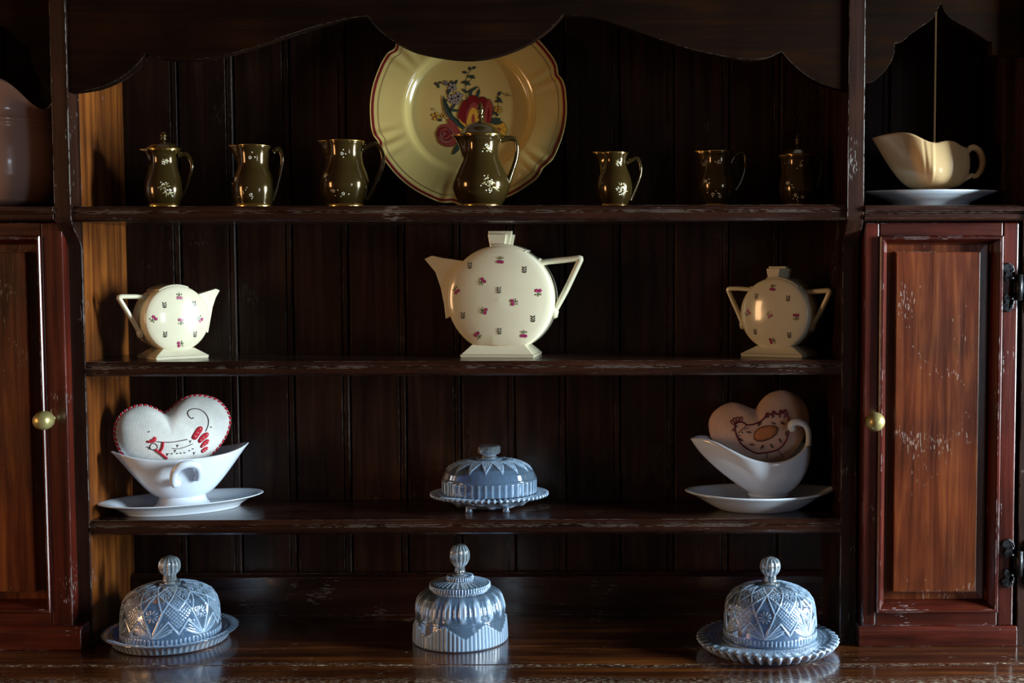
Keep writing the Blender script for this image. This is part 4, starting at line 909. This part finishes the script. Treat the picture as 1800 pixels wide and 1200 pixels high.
def cut_pattern(sec, phase, s0, s1, sb):
    """stars, hatched lozenges and fans repeated round the dome; s is arc length from the lower edge"""
    def f(PH, S, Rr, Zz):
        hw = PI/sec; u = ((PH-phase+hw) % (2*hw)-hw)/hw; Hm = s1-s0; W = .034
        X = u*W; Y = (S-s0)/Hm*.088; act = ((S > s0-.001) & (S < s1)).astype(float)
        l = 0*X
        for sg in (-1, 1):
            for a, b in (((0, .066), (sg*.0135, .034)), ((sg*.0135, .034), (0, 0)), ((0, .066), (sg*W, .036)), ((sg*.0135, .034), (sg*W, .066)), ((0, 0), (sg*W*.62, .022)), ((0, .066), (sg*W*.55, .086)), ((sg*W*.55, .086), (sg*W, .066)), ((sg*W*.62, .022), (sg*W, .004))):
                l = np.maximum(l, rg(seg_d(X, Y, a, b), .0011))
            for k in range(1, 6):                                # fan ribs from the foot of the lozenge
                a = .42+.17*k; l = np.maximum(l, .7*rg(seg_d(X, Y, (0, .001), (sg*.026*math.sin(a), .026*math.cos(a))), .0007)*(Y < .020))
            l = np.maximum(l, rg(np.abs(np.hypot(X-sg*W*.0, Y-.034)-.034), .0009)*(Y < .012)*.9)
            l = np.maximum(l, .9*starf(X, Y, sg*W*.5, .066, 12, .0125)); l = np.maximum(l, .8*starf(X, Y, sg*W*.50, .049, 9, .0052))
        l = np.maximum(l, .9*starf(X, Y, 0, .030, 10, .0092))
        Xs = np.abs(X)-W; q1 = (Xs+ (Y-.034)*1.0)/.0052; q2 = (Xs-(Y-.034)*1.0)/.0052
        hatch = np.maximum(np.abs(np.cos(PI*q1))**8, np.abs(np.cos(PI*q2))**8)
        lo = (np.abs(Xs)/.0185+np.abs(Y-.034)/.0235) < 1
        l = np.where(lo, np.maximum(l, .8*hatch), l)
        fl = np.clip(np.cos(72*PH), 0, 1)**.6*((S < sb) & (S > .003))
        return l*act*.0013 + fl*.0011
    return f
def fluted_knob(b_r, b_z, r, zc, h, flutes, neck, z0):
    pr = [(0, z0), (neck*1.5, z0), (neck*1.45, z0+.0015), (neck, z0+.004), (neck*.92, zc-h*.92), (r*.62, zc-h*.78), (r*.90, zc-h*.42), (r, zc), (r*.90, zc+h*.46), (r*.58, zc+h*.82), (r*.25, zc+h*.97), (0, zc+h)]
    return relief_lathe(spline(pr, 4, False), 96, 44, lambda PH, S, R, Z: .0007*np.cos(flutes*PH)*np.clip((R-neck*.8)/(neck*.3), 0, 1)*(Z > z0+.004), 0, solid=True)
def glass_dome(name, label, loc, prof, knob, disp, mat=M_glass, n=360, m=150):
    root = empty(name, loc, label=label, cat='glass cover', group='pressed glass covers')
    relief_lathe(prof, n, m, disp, .0034).build('dome', mat, root, True)
    fluted_knob(*knob).build('knob', M_glassk, root, True)
    return root
def U(prof, k): return [(r*k, z*k) for r, z in prof]
# centre cover
c = G(809.5, 1122.5, ZT); c.z = ZT+.0004; k = SC(c)/5.715
pc = U([(470, 0), (468, 60), (463, 150), (456, 240), (447, 250), (441, 330), (425, 400), (396, 460), (352, 502), (303, 522), (296, 528), (294, 562), (286, 572), (200, 592), (137, 606), (131, 612), (129, 640), (80, 652), (0, 655)], k)
sA_ = 250*k
def dispC(PH, S, R, Z):
    zz = .5+.5*np.abs(((PH*6/PI) % 2)-1)*1.0
    top = k*(120+130*np.abs(((PH*7/PI) % 2)-1))
    fl = (np.abs(np.cos(36*PH))**.8)*((Z < top) & (Z > 8*k))*.0012
    pet = .45*np.clip(np.cos(18*PH), -.2, 1)*np.clip((Z-250*k)/(40*k), 0, 1)*np.clip((515*k-Z)/(60*k), 0, 1)*.0022
    pet2 = np.clip(np.cos(56*PH), 0, 1)*np.clip((Z-300*k)/(40*k), 0, 1)*np.clip((470*k-Z)/(60*k), 0, 1)*.0013
    rim = np.clip(np.cos(64*PH), 0, 1)*((Z > 524*k) & (Z < 566*k))*.0016
    ray_ = np.clip(np.cos(32*PH), 0, 1)*((Z > 572*k) & (R > 150*k) & (R < 275*k))*.0008
    col = np.clip(np.cos(36*PH), 0, 1)*((Z > 608*k) & (R > 120*k))*.0010
    st = (np.sin(PH*150)*np.sin(Z/k*.32))*((Z > top) & (Z < 240*k) & (np.sin(7*PH) > -.2))*.0005
    return fl+pet+pet2+rim+ray_+col+st
glass_dome('glass_cover', 'fluted glass cover with tall knob, standing bare on the worktop at centre', c, pc, (0, 0, 97*k, 845*k, 120*k, 14, 52*k, 655.5*k), dispC, M_glass)
def plate_glass(name, label, loc, prof, disp, n=288, m=110, sy=1, mat=M_glass2):
    o = relief_lathe(prof, n, m, disp, 0, sy, True).build(name, mat, None, True); o.location = loc
    return tag(o, label, 'glass dish')
# left cover and dish
c = G(301, 1124.5, ZT); c.z = ZT+.0003; k = SC(c)/6.316
pd = U([(0, 14), (560, 14), (575, 0), (600, 4), (608, 30), (625, 70), (650, 96), (712, 120), (725, 128), (720, 136), (650, 128), (600, 112), (565, 62), (550, 56), (300, 52), (0, 52)], k)
plate_glass('glass_dish', 'round glass dish with beaded rim under the left glass cover', c, pd, lambda PH, S, R, Z: .0011*np.clip(np.cos(60*PH), 0, 1)*((R > 640*k) & (R < 700*k) & (Z > 100*k)) + .0010*np.clip(np.cos(64*PH), 0, 1)*((R > 604*k) & (R < 650*k) & (Z < 96*k)))
pl1 = U([(528, 0), (527, 60), (524, 160), (514, 310), (492, 400), (446, 470), (352, 526), (250, 558), (165, 572), (0, 580)], k); sl = sum(math.hypot(b[0]-a[0], b[1]-a[1]) for a, b in zip(pl1, pl1[1:]))
c1 = c.copy(); c1.z += 60*k
glass_dome('glass_cover', 'cut-star glass cover on its round dish, left end of worktop', c1, pl1, (0, 0, 114*k, 772*k, 118*k, 14, 74*k, 581*k), cut_pattern(6, math.radians(-92), 105*k, 800*k, 85*k))
# right cover and stand
c = G(1349, 1139, ZT); c.z = ZT+.0003; k = SC(c)/5.714
pd = U([(0, 20), (520, 20), (530, 0), (560, 0), (575, 20), (650, 60), (688, 100), (699, 116), (694, 128), (660, 134), (620, 136), (612, 128), (500, 118), (480, 126), (300, 118), (0, 118)], k)
def dispP(PH, S, R, Z):
    g_ = .0028*np.clip(np.cos(44*PH+R/k*.006), -.3, 1)*((R > 585*k) & (Z < 122*k)) + .0010*np.cos(44*PH)*((R > 640*k) & (Z >= 122*k))
    return g_ + .0011*(np.sin(PH*90)*np.sin(R/k*.16))*((R > 485*k) & (R < 605*k) & (Z > 110*k))
plate_glass('glass_stand', 'low gadroon-edged glass stand under the right glass cover', c, pd, dispP)
pl3 = U([(460, 0), (459, 60), (456, 160), (447, 300), (428, 370), (385, 430), (300, 480), (210, 508), (140, 520), (0, 526)], k)
c3 = c.copy(); c3 += Vector((24*k, 0, 130*k))
glass_dome('glass_cover', 'cut-star glass cover on gadrooned stand, right end of worktop', c3, pl3, (0, 0, 100*k, 700*k, 103*k, 12, 64*k, 527*k), cut_pattern(6, math.radians(-103), 92*k, 700*k, 74*k))
# butter dish on the lowest shelf
c = P(860.5, 892, .088); c.z = Z3+.0003; k = SC(c)/7.5; SY = .80
pb = U([(0, 40), (380, 40), (470, 70), (560, 120), (640, 160), (730, 172), (770, 186), (776, 196), (765, 206), (700, 204), (640, 200), (600, 190), (560, 150), (400, 90), (0, 84)], k)
root = empty('butter_dish', c, label='lidded pressed glass butter dish with square-edged knob, on lowest shelf', cat='butter dish')
def dispB(PH, S, R, Z): return .0016*np.clip(np.cos(60*PH+R/k*.012), -.2, 1)*(R > 640*k) + .0014*np.cos(11*PH)*np.cos(Z/k*.05)*((R > 420*k) & (R < 630*k) & (Z < 155*k))
relief_lathe(pb, 288, 90, dispB, 0, SY, True).build('dish', M_glass2, root, True)
for a in (-125, -55, 90):
    x, y = 420*k*math.cos(math.radians(a)), 420*k*SY*math.sin(math.radians(a))
    B().lathe([(0, 0), (46*k, 0), (52*k, 10*k), (40*k, 36*k), (44*k, 66*k), (0, 66*k)], 20, (x, y, 0)).build('foot', M_glass2, root, True)
pl4 = U([(615, 212), (617, 300), (618, 385), (628, 392), (626, 405), (612, 415), (585, 490), (520, 555), (430, 602), (320, 632), (200, 646), (172, 650), (168, 668), (120, 676), (0, 678)], k)
def dispL(PH, S, R, Z):
    a = np.abs(((PH*8/PI) % 2)-1); tip = 500-220*(1-np.abs(((PH*8/PI) % 1)*2-1))
    d = R/k; edge = 300+255*(np.abs(((PH*8/PI) % 1)*2-1))**.8
    leaf = ((d < edge) & (d > 240) & (Z > 396*k)).astype(float); line = rg(np.abs(d-edge), 14)*((d > 240) & (Z > 396*k))
    hob = np.abs(np.sin(PH*64)*np.sin(d*.10))*leaf
    side = .5*np.clip(np.cos(44*PH), 0, 1)*(Z < 380*k)
    return .0010*leaf*.4+.0012*line+.0010*hob+.0018*side
lid = relief_lathe(pl4, 320, 110, dispL, .003, SY).build('lid', M_glass, root, True)
B().lathe(U([(0, 679), (100, 679), (92, 700), (110, 716), (140, 728), (150, 744), (150, 812), (140, 826), (120, 832), (0, 830)], k), 16).build('knob', M_glassk, lid)
